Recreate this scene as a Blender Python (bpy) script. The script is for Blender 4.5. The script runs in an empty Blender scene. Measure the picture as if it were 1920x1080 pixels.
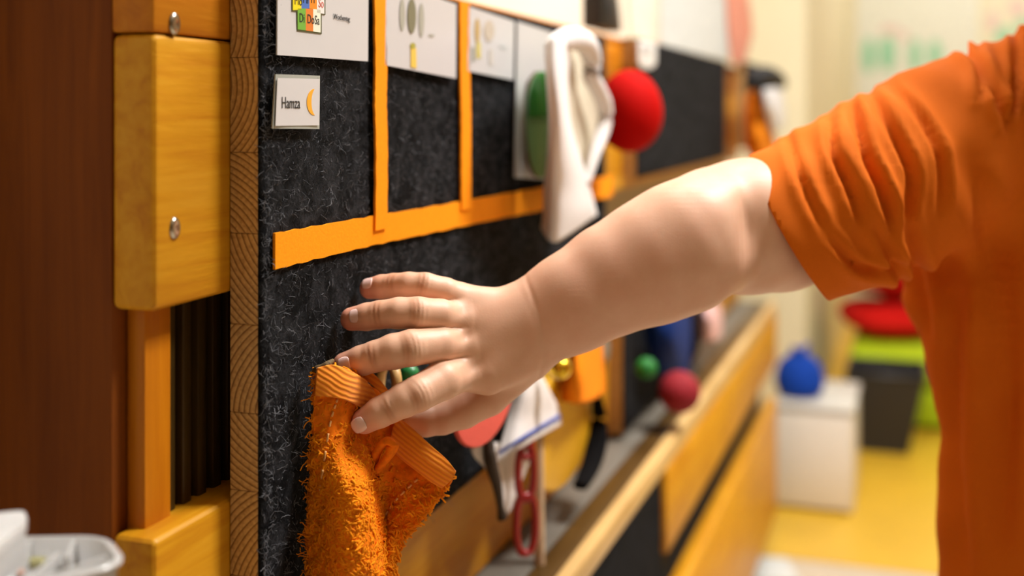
import bpy, bmesh, math, random
import numpy as np
from mathutils import Matrix, Vector

random.seed(7)
rng = np.random.default_rng(11)
SC = bpy.context.scene
COL = SC.collection

# ------------------------------------------------------------------ camera
F = 2200.0            # focal length in pixels of the 1920 px wide frame
HZ = 210.0            # horizon row of the photograph (level camera, cropped frame)
HC = 0.90             # camera height above the floor
cam_d = bpy.data.cameras.new('camera')
cam = bpy.data.objects.new('camera', cam_d)
COL.objects.link(cam)
cam_d.sensor_width = 36.0
cam_d.lens = 36.0 * F / 1920.0
cam_d.shift_y = -(540.0 - HZ) / 1920.0
cam.location = (0, 0, HC)
cam.rotation_euler = (math.pi / 2, 0, 0)
cam_d.clip_start = 0.02
cam_d.dof.use_dof = True
cam_d.dof.focus_distance = 0.685
cam_d.dof.aperture_fstop = 3.2
SC.camera = cam

# ------------------------------------------------------------------ view, world
SC.view_settings.view_transform = 'Standard'
SC.view_settings.look = 'None'
SC.view_settings.gamma = 1.0
SC.view_settings.use_curve_mapping = False
SC.view_settings.exposure = 0.0
world = bpy.data.worlds.new('world')
SC.world = world
world.use_nodes = True
world.node_tree.nodes['Background'].inputs[0].default_value = (1.0, 0.9, 0.75, 1)
world.node_tree.nodes['Background'].inputs[1].default_value = 0.03
ROOM_TOP = 2.6

# ceiling lamps: (x, y, half size x, half size y, watts)
LAMPS = [(0.42, 1.45, 0.22, 0.22, 23.0),
         (1.15, 1.00, 0.26, 0.26, 74.0),
         (1.95, 4.10, 0.30, 0.30, 22.0)]
LAMP_COL = (1.0, 0.985, 0.965)

# ------------------------------------------------------------------ frames
TH = math.atan(760.0 / F)                 # board direction against the view axis
CT, ST = math.cos(TH), math.sin(TH)
VPX = 1720.0
A0 = 0.3567                               # see below: F*A/Y = VPX - px on the felt plane
Y0 = F * A0 / (VPX - 490.0)
P0 = Vector(((490 - 960) / F * Y0, Y0, HC))
MB = Matrix.Translation(P0) @ Matrix.Rotation(math.pi / 2 - TH, 4, 'Z')   # local: x = s, y = -n, z
MI = Matrix.Identity(4)


def P(px, py, Y):
    return Vector(((px - 960) / F * Y, Y, HC + (HZ - py) / F * Y))


def sz(px, py, n=0.0):
    """pixel on the plane n in front of the felt -> (s, z) in the board frame"""
    a = A0 - n / CT
    Y = F * a / (VPX - px)
    s = (Y - (Y0 - n * ST)) / CT
    return s, (HZ - py) / F * Y


def S(px, n=0.0):
    return sz(px, 0, n)[0]


def L(c):
    """sRGB 0-255 -> linear"""
    r = []
    for v in c:
        v /= 255.0
        r.append(v / 12.92 if v <= 0.04045 else ((v + 0.055) / 1.055) ** 2.4)
    return (r[0], r[1], r[2], 1.0)


# ------------------------------------------------------------------ materials
MATS = {}


class NT:
    def __init__(self, name):
        self.m = bpy.data.materials.new(name)
        self.m.use_nodes = True
        self.t = self.m.node_tree
        self.b = self.t.nodes['Principled BSDF']

    def n(self, typ, **kw):
        nd = self.t.nodes.new(typ)
        for k, v in kw.items():
            if k.startswith('i_'):
                key = k[2:]
                key = int(key) if key.isdigit() else key.replace('_', ' ')
                nd.inputs[key].default_value = v
            else:
                setattr(nd, k, v)
        return nd

    def l(self, a, ao, b, bi):
        self.t.links.new(a.outputs[ao], b.inputs[bi])

    def coords(self, scale=(1, 1, 1), rnd=0.0, kind='Object'):
        tc = self.n('ShaderNodeTexCoord')
        mp = self.n('ShaderNodeMapping')
        mp.inputs['Scale'].default_value = scale
        self.l(tc, kind, mp, 'Vector')
        if rnd:
            oi = self.n('ShaderNodeObjectInfo')
            mu = self.n('ShaderNodeMath', operation='MULTIPLY')
            mu.inputs[1].default_value = rnd
            self.l(oi, 'Random', mu, 0)
            self.l(mu, 0, mp, 'Location')
        return mp

    def ramp(self, stops):
        r = self.n('ShaderNodeValToRGB')
        e = r.color_ramp.elements
        while len(e) < len(stops):
            e.new(0.5)
        for k, (p, c) in enumerate(stops):
            e[k].position = p
            e[k].color = c
        return r

    def bump(self, src, out, strength=0.3, dist=0.001):
        bp = self.n('ShaderNodeBump')
        bp.inputs['Strength'].default_value = strength
        bp.inputs['Distance'].default_value = dist
        self.l(src, out, bp, 'Height')
        self.l(bp, 'Normal', self.b, 'Normal')
        return bp


def plain(name, col, rough=0.5, metal=0.0, noise=0.08, nscale=40.0, bump=0.0, sheen=0.0, trans=0.0, sss=0.0, alpha=1.0, spec=0.5, bscale=None):
    if name in MATS:
        return MATS[name]
    t = NT(name)
    c = L(col)
    mp = t.coords()
    nz = t.n('ShaderNodeTexNoise', i_Scale=nscale, i_Detail=4.0)
    t.l(mp, 0, nz, 'Vector')
    lo = tuple(x * (1 - noise) for x in c[:3]) + (1,)
    hi = tuple(min(1, x * (1 + noise)) for x in c[:3]) + (1,)
    r = t.ramp([(0.3, lo), (0.7, hi)])
    t.l(nz, 'Fac', r, 'Fac')
    t.l(r, 'Color', t.b, 'Base Color')
    t.b.inputs['Roughness'].default_value = rough
    t.b.inputs['Metallic'].default_value = metal
    t.b.inputs['Specular IOR Level'].default_value = spec
    t.b.inputs['Sheen Weight'].default_value = sheen
    t.b.inputs['Transmission Weight'].default_value = trans
    t.b.inputs['Alpha'].default_value = alpha
    if sss:
        t.b.inputs['Subsurface Weight'].default_value = sss
        t.b.inputs['Subsurface Radius'].default_value = (0.01, 0.006, 0.004)
        t.b.inputs['Subsurface Scale'].default_value = 0.3
    if bump:
        n2 = t.n('ShaderNodeTexNoise', i_Scale=bscale or nscale * 4, i_Detail=3.0)
        t.l(mp, 0, n2, 'Vector')
        t.bump(n2, 'Fac', bump, 0.001)
    MATS[name] = t.m
    return t.m


def wood(name, c1, c2, c3, rough=0.38, axis='x', ripple=True, coat=0.15):
    """stained wood, grain running along a local axis"""
    if name in MATS:
        return MATS[name]
    t = NT(name)
    sc = {'x': (6, 90, 90), 'z': (90, 90, 6), 'y': (90, 6, 90)}[axis]
    mp = t.coords(sc, 9.0)
    n1 = t.n('ShaderNodeTexNoise', i_Scale=1.0, i_Detail=6.0, i_Roughness=0.6, i_Distortion=0.8)
    t.l(mp, 0, n1, 'Vector')
    r = t.ramp([(0.28, L(c1)), (0.5, L(c2)), (0.75, L(c3))])
    t.l(n1, 'Fac', r, 'Fac')
    mp2 = t.coords((3, 3, 3), 5.0)
    n2 = t.n('ShaderNodeTexNoise', i_Scale=3.0, i_Detail=2.0)
    t.l(mp2, 0, n2, 'Vector')
    mx = t.n('ShaderNodeMixRGB', blend_type='MULTIPLY', i_Fac=0.5)
    r2 = t.ramp([(0.3, (0.7, 0.62, 0.5, 1)), (0.65, (1, 1, 1, 1))])
    t.l(n2, 'Fac', r2, 'Fac')
    t.l(r, 'Color', mx, 1)
    t.l(r2, 'Color', mx, 2)
    t.l(mx, 0, t.b, 'Base Color')
    t.b.inputs['Roughness'].default_value = rough
    t.b.inputs['Coat Weight'].default_value = coat
    t.b.inputs['Coat Roughness'].default_value = 0.25
    t.b.inputs['Specular IOR Level'].default_value = 0.22
    if ripple:
        sc3 = {'x': (60, 400, 400), 'z': (400, 400, 60), 'y': (400, 60, 400)}[axis]
        mp3 = t.coords(sc3, 3.0)
        n3 = t.n('ShaderNodeTexNoise', i_Scale=1.0, i_Detail=3.0)
        t.l(mp3, 0, n3, 'Vector')
        t.bump(n3, 'Fac', 0.35, 0.0006)
    MATS[name] = t.m
    return t.m


def end_grain():
    if 'pine_end_grain' in MATS:
        return MATS['pine_end_grain']
    t = NT('pine_end_grain')
    mp = t.coords((1, 1, 1))
    mp.inputs['Scale'].default_value = (0.25, 1, 1)
    wv = t.n('ShaderNodeTexWave', wave_type='RINGS', rings_direction='X', wave_profile='SAW',
             i_Scale=92.0, i_Distortion=2.6, i_Detail=2.0, i_Detail_Scale=0.3)
    t.l(mp, 0, wv, 'Vector')
    r = t.ramp([(0.0, L((212, 174, 112))), (0.6, L((200, 158, 96))), (0.82, L((148, 106, 54))), (0.95, L((116, 76, 32))), (1.0, L((204, 164, 102)))])
    t.l(wv, 'Fac', r, 'Fac')
    vo = t.n('ShaderNodeTexNoise', i_Scale=420.0, i_Detail=3.0)
    t.l(mp, 0, vo, 'Vector')
    mx = t.n('ShaderNodeMixRGB', blend_type='MULTIPLY', i_Fac=0.55)
    r2 = t.ramp([(0.35, (0.55, 0.5, 0.42, 1)), (0.55, (1, 1, 1, 1))])
    t.l(vo, 'Fac', r2, 'Fac')
    t.l(r, 'Color', mx, 1)
    t.l(r2, 'Color', mx, 2)
    t.l(mx, 0, t.b, 'Base Color')
    t.b.inputs['Roughness'].default_value = 0.6
    t.bump(vo, 'Fac', 0.5, 0.0008)
    MATS['pine_end_grain'] = t.m
    return t.m


def felt_mat(name='charcoal_felt', c1=(8, 8, 9), c2=(54, 54, 57)):
    if name in MATS:
        return MATS[name]
    t = NT(name)
    mp = t.coords((1, 1, 1))
    n1 = t.n('ShaderNodeTexNoise', i_Scale=210.0, i_Detail=6.0, i_Roughness=0.7, i_Distortion=2.5)
    t.l(mp, 0, n1, 'Vector')
    n2 = t.n('ShaderNodeTexNoise', i_Scale=60.0, i_Detail=3.0, i_Distortion=1.0)
    t.l(mp, 0, n2, 'Vector')
    ad = t.n('ShaderNodeMath', operation='MULTIPLY')
    t.l(n1, 'Fac', ad, 0)
    t.l(n2, 'Fac', ad, 1)
    r = t.ramp([(0.17, L(c1)), (0.40, L(c2))])
    t.l(ad, 0, r, 'Fac')
    t.l(r, 'Color', t.b, 'Base Color')
    t.b.inputs['Roughness'].default_value = 0.95
    t.b.inputs['Specular IOR Level'].default_value = 0.1
    t.b.inputs['Sheen Weight'].default_value = 0.0
    t.bump(n1, 'Fac', 0.9, 0.002)
    MATS[name] = t.m
    return t.m


def fabric(name, col, weave=900.0, rough=0.85, sheen=0.25, var=0.12, bump=0.25, trans=0.0):
    if name in MATS:
        return MATS[name]
    t = NT(name)
    mp = t.coords((1, 1, 1))
    c = L(col)
    n1 = t.n('ShaderNodeTexNoise', i_Scale=weave, i_Detail=2.0)
    t.l(mp, 0, n1, 'Vector')
    r = t.ramp([(0.3, tuple(x * (1 - var) for x in c[:3]) + (1,)), (0.7, tuple(min(1, x * (1 + var)) for x in c[:3]) + (1,))])
    t.l(n1, 'Fac', r, 'Fac')
    t.l(r, 'Color', t.b, 'Base Color')
    t.b.inputs['Roughness'].default_value = rough
    t.b.inputs['Sheen Weight'].default_value = sheen
    t.b.inputs['Sheen Tint'].default_value = c
    t.b.inputs['Specular IOR Level'].default_value = 0.2
    t.bump(n1, 'Fac', bump, 0.0006)
    MATS[name] = t.m
    return t.m


def skin_mat():
    t = NT('child_skin')
    at = t.n('ShaderNodeAttribute', attribute_name='tint')
    mp = t.coords((1, 1, 1))
    n1 = t.n('ShaderNodeTexNoise', i_Scale=55.0, i_Detail=5.0, i_Roughness=0.6)
    t.l(mp, 0, n1, 'Vector')
    r1 = t.ramp([(0.3, (0.93, 0.86, 0.82, 1)), (0.7, (1, 1, 1, 1))])
    t.l(n1, 'Fac', r1, 'Fac')
    mx = t.n('ShaderNodeMixRGB', blend_type='MULTIPLY', i_Fac=1.0)
    t.l(at, 'Color', mx, 1)
    t.l(r1, 'Color', mx, 2)
    t.l(mx, 0, t.b, 'Base Color')
    t.b.inputs['Roughness'].default_value = 0.47
    t.b.inputs['Specular IOR Level'].default_value = 0.4
    t.b.inputs['Subsurface Weight'].default_value = 0.22
    t.b.inputs['Subsurface Radius'].default_value = (0.010, 0.0035, 0.002)
    t.b.inputs['Subsurface Scale'].default_value = 0.35
    n2 = t.n('ShaderNodeTexNoise', i_Scale=900.0, i_Detail=3.0)
    t.l(mp, 0, n2, 'Vector')
    t.bump(n2, 'Fac', 0.10, 0.0004)
    return t.m


# ------------------------------------------------------------------ object helpers
WM = {}     # world matrices of what was made, for parenting


def link(o, parent=None, mat=MI):
    COL.objects.link(o)
    if parent is not None:
        o.parent = parent
        o.matrix_parent_inverse = WM[parent.name].inverted()
    o.matrix_basis = mat
    WM[o.name] = mat.copy()
    return o


def tag(o, label=None, cat=None, group=None, kind=None):
    if label:
        o['label'] = label
    if cat:
        o['category'] = cat
    if group:
        o['group'] = group
    if kind:
        o['kind'] = kind
    return o


def thing(name, label, cat, loc, group=None, kind=None, rot=None):
    o = bpy.data.objects.new(name, None)
    o.empty_display_size = 0.02
    m = Matrix.Translation(loc)
    if rot is not None:
        m = m @ rot
    link(o, None, m)
    return tag(o, label, cat, group, kind)


def mesh_obj(name, me, mat, frame=MI, parent=None, smooth=True, recentre=True, center=None):
    """one mesh object; vertices are given in `frame`; origin is moved to the base of the mesh"""
    co = np.empty(len(me.vertices) * 3)
    me.vertices.foreach_get('co', co)
    co = co.reshape(-1, 3)
    f = frame
    if recentre and len(co):
        c = np.array(center) if center is not None else np.array([(co[:, 0].min() + co[:, 0].max()) / 2, (co[:, 1].min() + co[:, 1].max()) / 2, co[:, 2].min()])
        co -= c
        me.vertices.foreach_set('co', co.ravel())
        f = frame @ Matrix.Translation(Vector(c))
    if smooth:
        me.polygons.foreach_set('use_smooth', np.ones(len(me.polygons), bool))
    me.update()
    if mat is not None:
        me.materials.append(mat)
    o = bpy.data.objects.new(name, me)
    return link(o, parent, f)


def bm_obj(name, bm, mat, frame=MI, parent=None, smooth=True, **kw):
    me = bpy.data.meshes.new(name)
    bmesh.ops.recalc_face_normals(bm, faces=bm.faces)
    bm.to_mesh(me)
    bm.free()
    return mesh_obj(name, me, mat, frame, parent, smooth, **kw)


def py_mesh(name, verts, faces):
    me = bpy.data.meshes.new(name)
    me.from_pydata([tuple(v) for v in verts], [], [tuple(f) for f in faces])
    me.update()
    return me


def wn(o, ang=0.6):
    """sharp edges for boxy bevelled shapes"""
    o.data.set_sharp_from_angle(angle=ang)
    return o


def box_bm(x0, x1, y0, y1, z0, z1, bev=0.0, seg=2, bm=None):
    own = bm is None
    b = bmesh.new()
    vs = [b.verts.new((x, y, z)) for x in (x0, x1) for y in (y0, y1) for z in (z0, z1)]
    for q in ((0, 1, 3, 2), (4, 6, 7, 5), (0, 4, 5, 1), (2, 3, 7, 6), (0, 2, 6, 4), (1, 5, 7, 3)):
        b.faces.new([vs[i] for i in q])
    bmesh.ops.recalc_face_normals(b, faces=b.faces)
    if bev > 0:
        bmesh.ops.bevel(b, geom=list(b.edges), offset=bev, segments=seg, profile=0.5, affect='EDGES')
    if own:
        return b
    tmp = bpy.data.meshes.new('t')
    b.to_mesh(tmp)
    b.free()
    bm.from_mesh(tmp)
    bpy.data.meshes.remove(tmp)
    return bm


def bbox_obj(name, s0, s1, n0, n1, z0, z1, mat, parent=None, bev=0.0015, frame=MB, seg=2):
    """box in the board frame: along s, out of the wall n, height z (relative to the camera)"""
    o = bm_obj(name, box_bm(s0, s1, -n1, -n0, z0, z1, bev, seg), mat, frame, parent, smooth=bev > 0)
    if bev > 0:
        wn(o, 0.5)
    return o


def wbox_obj(name, x0, x1, y0, y1, z0, z1, mat, parent=None, bev=0.0, frame=MI, seg=2):
    o = bm_obj(name, box_bm(x0, x1, y0, y1, z0, z1, bev, seg), mat, frame, parent, smooth=bev > 0)
    if bev > 0:
        wn(o, 0.5)
    return o


def tube_geo(pts, rad, seg=12, caps=True, flat=1.0, up=Vector((0, 0, 1)), closed=False):
    """swept tube; returns verts, faces"""
    pts = [Vector(p) for p in pts]
    n = len(pts)
    if not hasattr(rad, '__len__'):
        rad = [rad] * n
    V, Fc = [], []
    for i, p in enumerate(pts):
        if closed:
            d = pts[(i + 1) % n] - pts[i - 1]
        else:
            d = pts[min(i + 1, n - 1)] - pts[max(i - 1, 0)]
        d.normalize()
        a = d.cross(up)
        if a.length < 1e-4:
            a = d.cross(Vector((1, 0, 0)))
        a.normalize()
        b = d.cross(a)
        for k in range(seg):
            t = 2 * math.pi * k / seg
            V.append(p + (a * math.cos(t) + b * math.sin(t) * flat) * rad[i])
    m = n if closed else n - 1
    for i in range(m):
        j = (i + 1) % n
        for k in range(seg):
            Fc.append((i * seg + k, i * seg + (k + 1) % seg, j * seg + (k + 1) % seg, j * seg + k))
    if caps and not closed:
        for e, rev in ((0, True), (n - 1, False)):
            c = len(V)
            V.append(pts[e])
            for k in range(seg):
                q = (e * seg + k, e * seg + (k + 1) % seg, c)
                Fc.append(q[::-1] if rev else q)
    return V, Fc


def spline(pts, m=8, closed=False):
    """Catmull-Rom through points of any dimension"""
    p = np.array([list(q) for q in pts], float)
    n = len(p)
    out = []
    rngi = n if closed else n - 1
    for i in range(rngi):
        if closed:
            a, b, c, d = p[(i - 1) % n], p[i], p[(i + 1) % n], p[(i + 2) % n]
        else:
            a, b, c, d = p[max(i - 1, 0)], p[i], p[i + 1], p[min(i + 2, n - 1)]
        for k in range(m):
            t = k / m
            out.append(0.5 * ((2 * b) + (-a + c) * t + (2 * a - 5 * b + 4 * c - d) * t * t + (-a + 3 * b - 3 * c + d) * t ** 3))
    if not closed:
        out.append(p[-1])
    return np.array(out)


def tube_obj(name, pts, rad, mat, frame=MI, parent=None, seg=12, m=6, flat=1.0, closed=False, up=Vector((0, 0, 1))):
    if hasattr(rad, '__len__'):
        q = spline([list(p) + [r] for p, r in zip(pts, rad)], m, closed)
    else:
        q = spline([list(p) + [rad] for p in pts], m, closed)
    V, Fc = tube_geo([Vector(x[:3]) for x in q], [max(1e-5, x[3]) for x in q], seg, True, flat, up, closed)
    return bm_fix(name, V, Fc, mat, frame, parent)


def bm_fix(name, V, Fc, mat, frame=MI, parent=None, smooth=True, **kw):
    bm = bmesh.new()
    bm.from_mesh(py_mesh('t', V, Fc))
    return bm_obj(name, bm, mat, frame, parent, smooth, **kw)


def lathe_obj(name, prof, c, mat, frame=MI, parent=None, seg=32, sx=1.0, sy=1.0):
    """prof: (radius, z) from bottom to top"""
    V, Fc = [], []
    for r, z in prof:
        for k in range(seg):
            t = 2 * math.pi * k / seg
            V.append((c[0] + r * sx * math.cos(t), c[1] + r * sy * math.sin(t), c[2] + z))
    n = len(prof)
    for i in range(n - 1):
        for k in range(seg):
            Fc.append((i * seg + k, i * seg + (k + 1) % seg, (i + 1) * seg + (k + 1) % seg, (i + 1) * seg + k))
    Fc.append(tuple(range(seg))[::-1])
    Fc.append(tuple((n - 1) * seg + k for k in range(seg)))
    return bm_fix(name, V, Fc, mat, frame, parent)


def sheet(name, rows, mat, frame=MI, parent=None, mu=6, mv=6, thick=0.002, wob=None, sub=0, closed_u=False):
    """cloth sheet from rows of control points, given a thickness"""
    R = [spline(r, mu) for r in rows]
    R = np.array(R)
    cols = [spline(R[:, k, :], mv) for k in range(R.shape[1])]
    G = np.array(cols).transpose(1, 0, 2)
    nv, nu, _ = G.shape
    if wob is not None:
        G = wob(G)
    V = G.reshape(-1, 3)
    Fc = [(i * nu + j, i * nu + j + 1, (i + 1) * nu + j + 1, (i + 1) * nu + j) for i in range(nv - 1) for j in range(nu - 1)]
    o = bm_fix(name, V, Fc, mat, frame, parent)
    sd = o.modifiers.new('thickness', 'SOLIDIFY')
    sd.thickness = thick
    sd.offset = 0.0
    return o, G


def poly_obj(name, pts2, n0, n1, mat, parent=None, bev=0.0, frame=MB, smooth=False):
    """polygon given in (s, z), extruded between n0 and n1 in the board frame"""
    bm = bmesh.new()
    a = [bm.verts.new((s, -n1, z)) for s, z in pts2]
    b = [bm.verts.new((s, -n0, z)) for s, z in pts2]
    k = len(a)
    bm.faces.new(a)
    bm.faces.new(b[::-1])
    for i in range(k):
        bm.faces.new((a[i], b[i], b[(i + 1) % k], a[(i + 1) % k]))
    bmesh.ops.recalc_face_normals(bm, faces=bm.faces)
    if bev > 0:
        ed = [e for e in bm.edges if abs(e.verts[0].co.y - e.verts[1].co.y) < 1e-7]
        bmesh.ops.bevel(bm, geom=ed, offset=bev, segments=3, profile=0.5, affect='EDGES')
    o = bm_obj(name, bm, mat, frame, parent, smooth=bev > 0 or smooth)
    if bev > 0 or smooth:
        wn(o, 0.7)
    return o


def text_obj(name, body, s, z, n, size, mat, parent, sx=1.0, frame=MB, bold=0.0):
    cu = bpy.data.curves.new('lettering', 'FONT')
    cu.body = body
    cu.size = size
    cu.extrude = 0.00008
    cu.offset = bold
    cu.resolution_u = 4
    to = bpy.data.objects.new('lettering_tmp', cu)
    COL.objects.link(to)
    dg = bpy.context.evaluated_depsgraph_get()
    me = bpy.data.meshes.new_from_object(to.evaluated_get(dg))
    bpy.data.objects.remove(to)
    bpy.data.curves.remove(cu)
    co = np.empty(len(me.vertices) * 3)
    me.vertices.foreach_get('co', co)
    co = co.reshape(-1, 3)
    w = np.stack([s + co[:, 0] * sx, -(n + co[:, 2]), z + co[:, 1]], 1)
    me.vertices.foreach_set('co', w.ravel())
    me.materials.clear()
    return mesh_obj(name, me, mat, frame, parent, smooth=False)


# ------------------------------------------------------------------ signed distance modelling
class Grid:
    def __init__(self, xs, ys, zs):
        self.a = [np.asarray(v, np.float32) for v in (xs, ys, zs)]
        self.D = np.full([len(v) for v in self.a], 1.0, np.float32)

    def win(self, lo, hi):
        sl = []
        for v, l, h in zip(self.a, lo, hi):
            i = max(0, int(np.searchsorted(v, l)) - 1)
            j = min(len(v), int(np.searchsorted(v, h)) + 1)
            sl.append(slice(i, max(j, i + 1)))
        return tuple(sl)

    def pts(self, w):
        return (self.a[0][w[0]][:, None, None], self.a[1][w[1]][None, :, None], self.a[2][w[2]][None, None, :])


def smin(a, b, k):
    h = np.clip(0.5 + 0.5 * (b - a) / k, 0, 1)
    return b + (a - b) * h - k * h * (1 - h)


def cone(pt, a, b, ra, rb, ya=1.0):
    """tapered capsule, cross-section scaled along the depth axis by 1/ya"""
    x, y, z = pt
    a = np.array(a, np.float32)
    d = np.array(b, np.float32) - a
    dd = max(float(d @ d), 1e-12)
    px, py, pz = x - a[0], y - a[1], z - a[2]
    t = np.clip((px * d[0] + py * d[1] + pz * d[2]) / dd, 0, 1)
    r = ra + (rb - ra) * t
    return np.sqrt((px - t * d[0]) ** 2 + ((py - t * d[1]) * ya) ** 2 + (pz - t * d[2]) ** 2) - r


def ell(pt, c, r):
    x, y, z = pt
    q = np.sqrt(((x - c[0]) / r[0]) ** 2 + ((y - c[1]) / r[1]) ** 2 + ((z - c[2]) / r[2]) ** 2)
    return (q - 1) * min(r)


def nets(g):
    """naive surface nets on a rectilinear grid -> verts, quads"""
    D = g.D
    s = D < 0
    nx, ny, nz = D.shape
    c = s[:-1, :-1, :-1]
    mixed = np.zeros(c.shape, bool)
    for dx in (0, 1):
        for dy in (0, 1):
            for dz in (0, 1):
                mixed |= s[dx:nx - 1 + dx, dy:ny - 1 + dy, dz:nz - 1 + dz] != c
    idx = np.argwhere(mixed)
    ids = np.full(c.shape, -1, np.int64)
    ids[tuple(idx.T)] = np.arange(len(idx))
    acc = np.zeros((len(idx), 3))
    cnt = np.zeros(len(idx))
    X = [v.astype(float) for v in g.a]
    corner = [(i, j, k) for i in (0, 1) for j in (0, 1) for k in (0, 1)]
    for a in corner:
        for ax in range(3):
            if a[ax]:
                continue
            b = list(a)
            b[ax] = 1
            ia = idx + np.array(a)
            ib = idx + np.array(b)
            da = D[tuple(ia.T)].astype(float)
            db = D[tuple(ib.T)].astype(float)
            m = (da < 0) != (db < 0)
            t = np.where(m, da / np.where(m, da - db, 1), 0)
            p = np.stack([X[q][ia[:, q]] + (X[q][ib[:, q]] - X[q][ia[:, q]]) * t for q in range(3)], 1)
            acc[m] += p[m]
            cnt[m] += 1
    V = acc / np.maximum(cnt, 1)[:, None]
    Q = []
    for ax in range(3):
        o1, o2 = [(1, 2), (2, 0), (0, 1)][ax]
        lo = [slice(None)] * 3
        hi = [slice(None)] * 3
        lo[ax] = slice(0, -1)
        hi[ax] = slice(1, None)
        ch = s[tuple(lo)] != s[tuple(hi)]
        e = np.argwhere(ch)
        ok = (e[:, o1] > 0) & (e[:, o2] > 0) & (e[:, o1] < D.shape[o1] - 1) & (e[:, o2] < D.shape[o2] - 1)
        e = e[ok]
        ins = s[tuple(e.T)]
        u1 = np.zeros(3, int)
        u1[o1] = 1
        u2 = np.zeros(3, int)
        u2[o2] = 1
        q = np.stack([ids[tuple((e - u1 - u2).T)], ids[tuple((e - u2).T)], ids[tuple(e.T)], ids[tuple((e - u1).T)]], 1)
        q[~ins] = q[~ins][:, ::-1]
        Q.append(q)
    return V, np.concatenate(Q)


def np_mesh(name, V, Q):
    me = bpy.data.meshes.new(name)
    me.vertices.add(len(V))
    me.vertices.foreach_set('co', np.asarray(V, np.float32).ravel())
    me.loops.add(Q.size)
    me.loops.foreach_set('vertex_index', Q.astype(np.int32).ravel())
    me.polygons.add(len(Q))
    k = Q.shape[1]
    me.polygons.foreach_set('loop_start', np.arange(0, Q.size, k, dtype=np.int32))
    try:
        me.polygons.foreach_set('loop_total', np.full(len(Q), k, np.int32))
    except Exception:
        pass
    me.update(calc_edges=True)
    me.validate()
    return me


def axis(*seg):
    out = []
    for a, b, h in seg:
        n = max(1, int(round((b - a) / h)))
        out.append(np.linspace(a, b, n, endpoint=False))
    return np.concatenate(out + [[seg[-1][1]]])


def fibres(name, base, dirs, length, width, curl, mat, frame, parent, k=5, sides=3, loop=0.0, nrm=None):
    """many little curved hairs as one mesh. base (N,3), dirs (N,3) start direction"""
    N = len(base)
    pts = np.zeros((N, k, 3))
    d = dirs / np.linalg.norm(dirs, axis=1, keepdims=True)
    pts[:, 0] = base
    ln = np.broadcast_to(length, (N,)) / (k - 1)
    bend = rng.normal(size=(N, 3)) * curl
    for i in range(1, k):
        d = d + bend * (1.0 / (k - 1)) + rng.normal(size=(N, 3)) * curl * 0.25
        if nrm is not None and loop:
            d = d - nrm * loop * (2.0 / (k - 1))
        d = d / np.linalg.norm(d, axis=1, keepdims=True)
        pts[:, i] = pts[:, i - 1] + d * ln[:, None]
    tan = np.gradient(pts, axis=1)
    tan /= np.linalg.norm(tan, axis=2, keepdims=True) + 1e-12
    ref = rng.normal(size=(N, 1, 3))
    a = np.cross(tan, ref)
    a /= np.linalg.norm(a, axis=2, keepdims=True) + 1e-12
    b = np.cross(tan, a)
    w = np.broadcast_to(width, (N,))[:, None, None]
    ring = []
    for q in range(sides):
        t = 2 * math.pi * q / sides
        ring.append(pts + (a * math.cos(t) + b * math.sin(t)) * w)
    V = np.stack(ring, 2)                      # N,k,sides,3
    off = (np.arange(N) * k * sides)[:, None, None]
    i = np.arange(k - 1)[None, :, None]
    q = np.arange(sides)[None, None, :]
    q2 = (q + 1) % sides
    A = off + i * sides + q
    B = off + i * sides + q2
    C = off + (i + 1) * sides + q2
    Dd = off + (i + 1) * sides + q
    Q = np.stack([A, B, C, Dd], -1).reshape(-1, 4)
    me = np_mesh(name, V.reshape(-1, 3), Q)
    o = mesh_obj(name, me, mat, frame, parent, smooth=True)
    o['kind'] = 'stuff'
    return o


# ================================================================== THE ROOM
cream = plain('cream_wall_paint', (232, 222, 190), 0.8, noise=0.03, nscale=3)
white_wall = plain('white_wall_paint', (236, 230, 212), 0.8, noise=0.03, nscale=3)
grey_floor = plain('grey_beige_linoleum', (196, 182, 160), 0.35, noise=0.06, nscale=12)
yellow_floor = plain('yellow_linoleum', (214, 170, 46), 0.32, noise=0.05, nscale=9)
far_paint = plain('ochre_wall_paint', (150, 122, 82), 0.85, noise=0.04, nscale=3)
ceil_m = plain('ceiling_paint', (240, 236, 226), 0.9, noise=0.02, nscale=3)

ZF = -HC                       # floor height in the board frame (z relative to the camera)
ZT = ROOM_TOP - HC
S_END = (5.15 - Y0) / CT
tag(bbox_obj('floor', -3.6, S_END + 0.2, -0.32, 5.0, ZF - 0.1, ZF, grey_floor, bev=0), kind='structure')
s_y = (2.66 - Y0) / CT
fo = bbox_obj('floor', 1.86, S_END + 0.05, -0.14, 4.6, ZF, ZF + 0.002, yellow_floor, bev=0)
tag(fo, kind='structure')
tag(bbox_obj('ceiling', -3.6, S_END + 0.2, -0.32, 5.0, ZT, ZT + 0.1, ceil_m, bev=0), kind='structure')
tag(bbox_obj('wall_left', -3.6, S_END + 0.2, -0.32, -0.16, ZF, ZT, white_wall, bev=0), kind='structure')
tag(bbox_obj('wall_back', S_END, S_END + 0.15, -0.16, 5.0, ZF, ZT, cream, bev=0), kind='structure')
tag(bbox_obj('wall_right', -3.6, S_END + 0.2, 4.6, 4.75, ZF, ZT, far_paint, bev=0), kind='structure')
tag(bbox_obj('wall_front', -3.6, -3.45, -0.16, 4.6, ZF, ZT, far_paint, bev=0), kind='structure')
# the wall steps out into the room beyond the furniture
S_COL = S(1512, 0.051)
tag(bbox_obj('wall_left_step', S_COL, S_END, -0.16, 0.051, ZF, ZT, cream, bev=0.004), kind='structure')
tag(bbox_obj('baseboard_back', S_END - 0.012, S_END, 0.051, 4.6, ZF + 0.002, ZF + 0.07, white_wall, bev=0.002), kind='structure')

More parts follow.
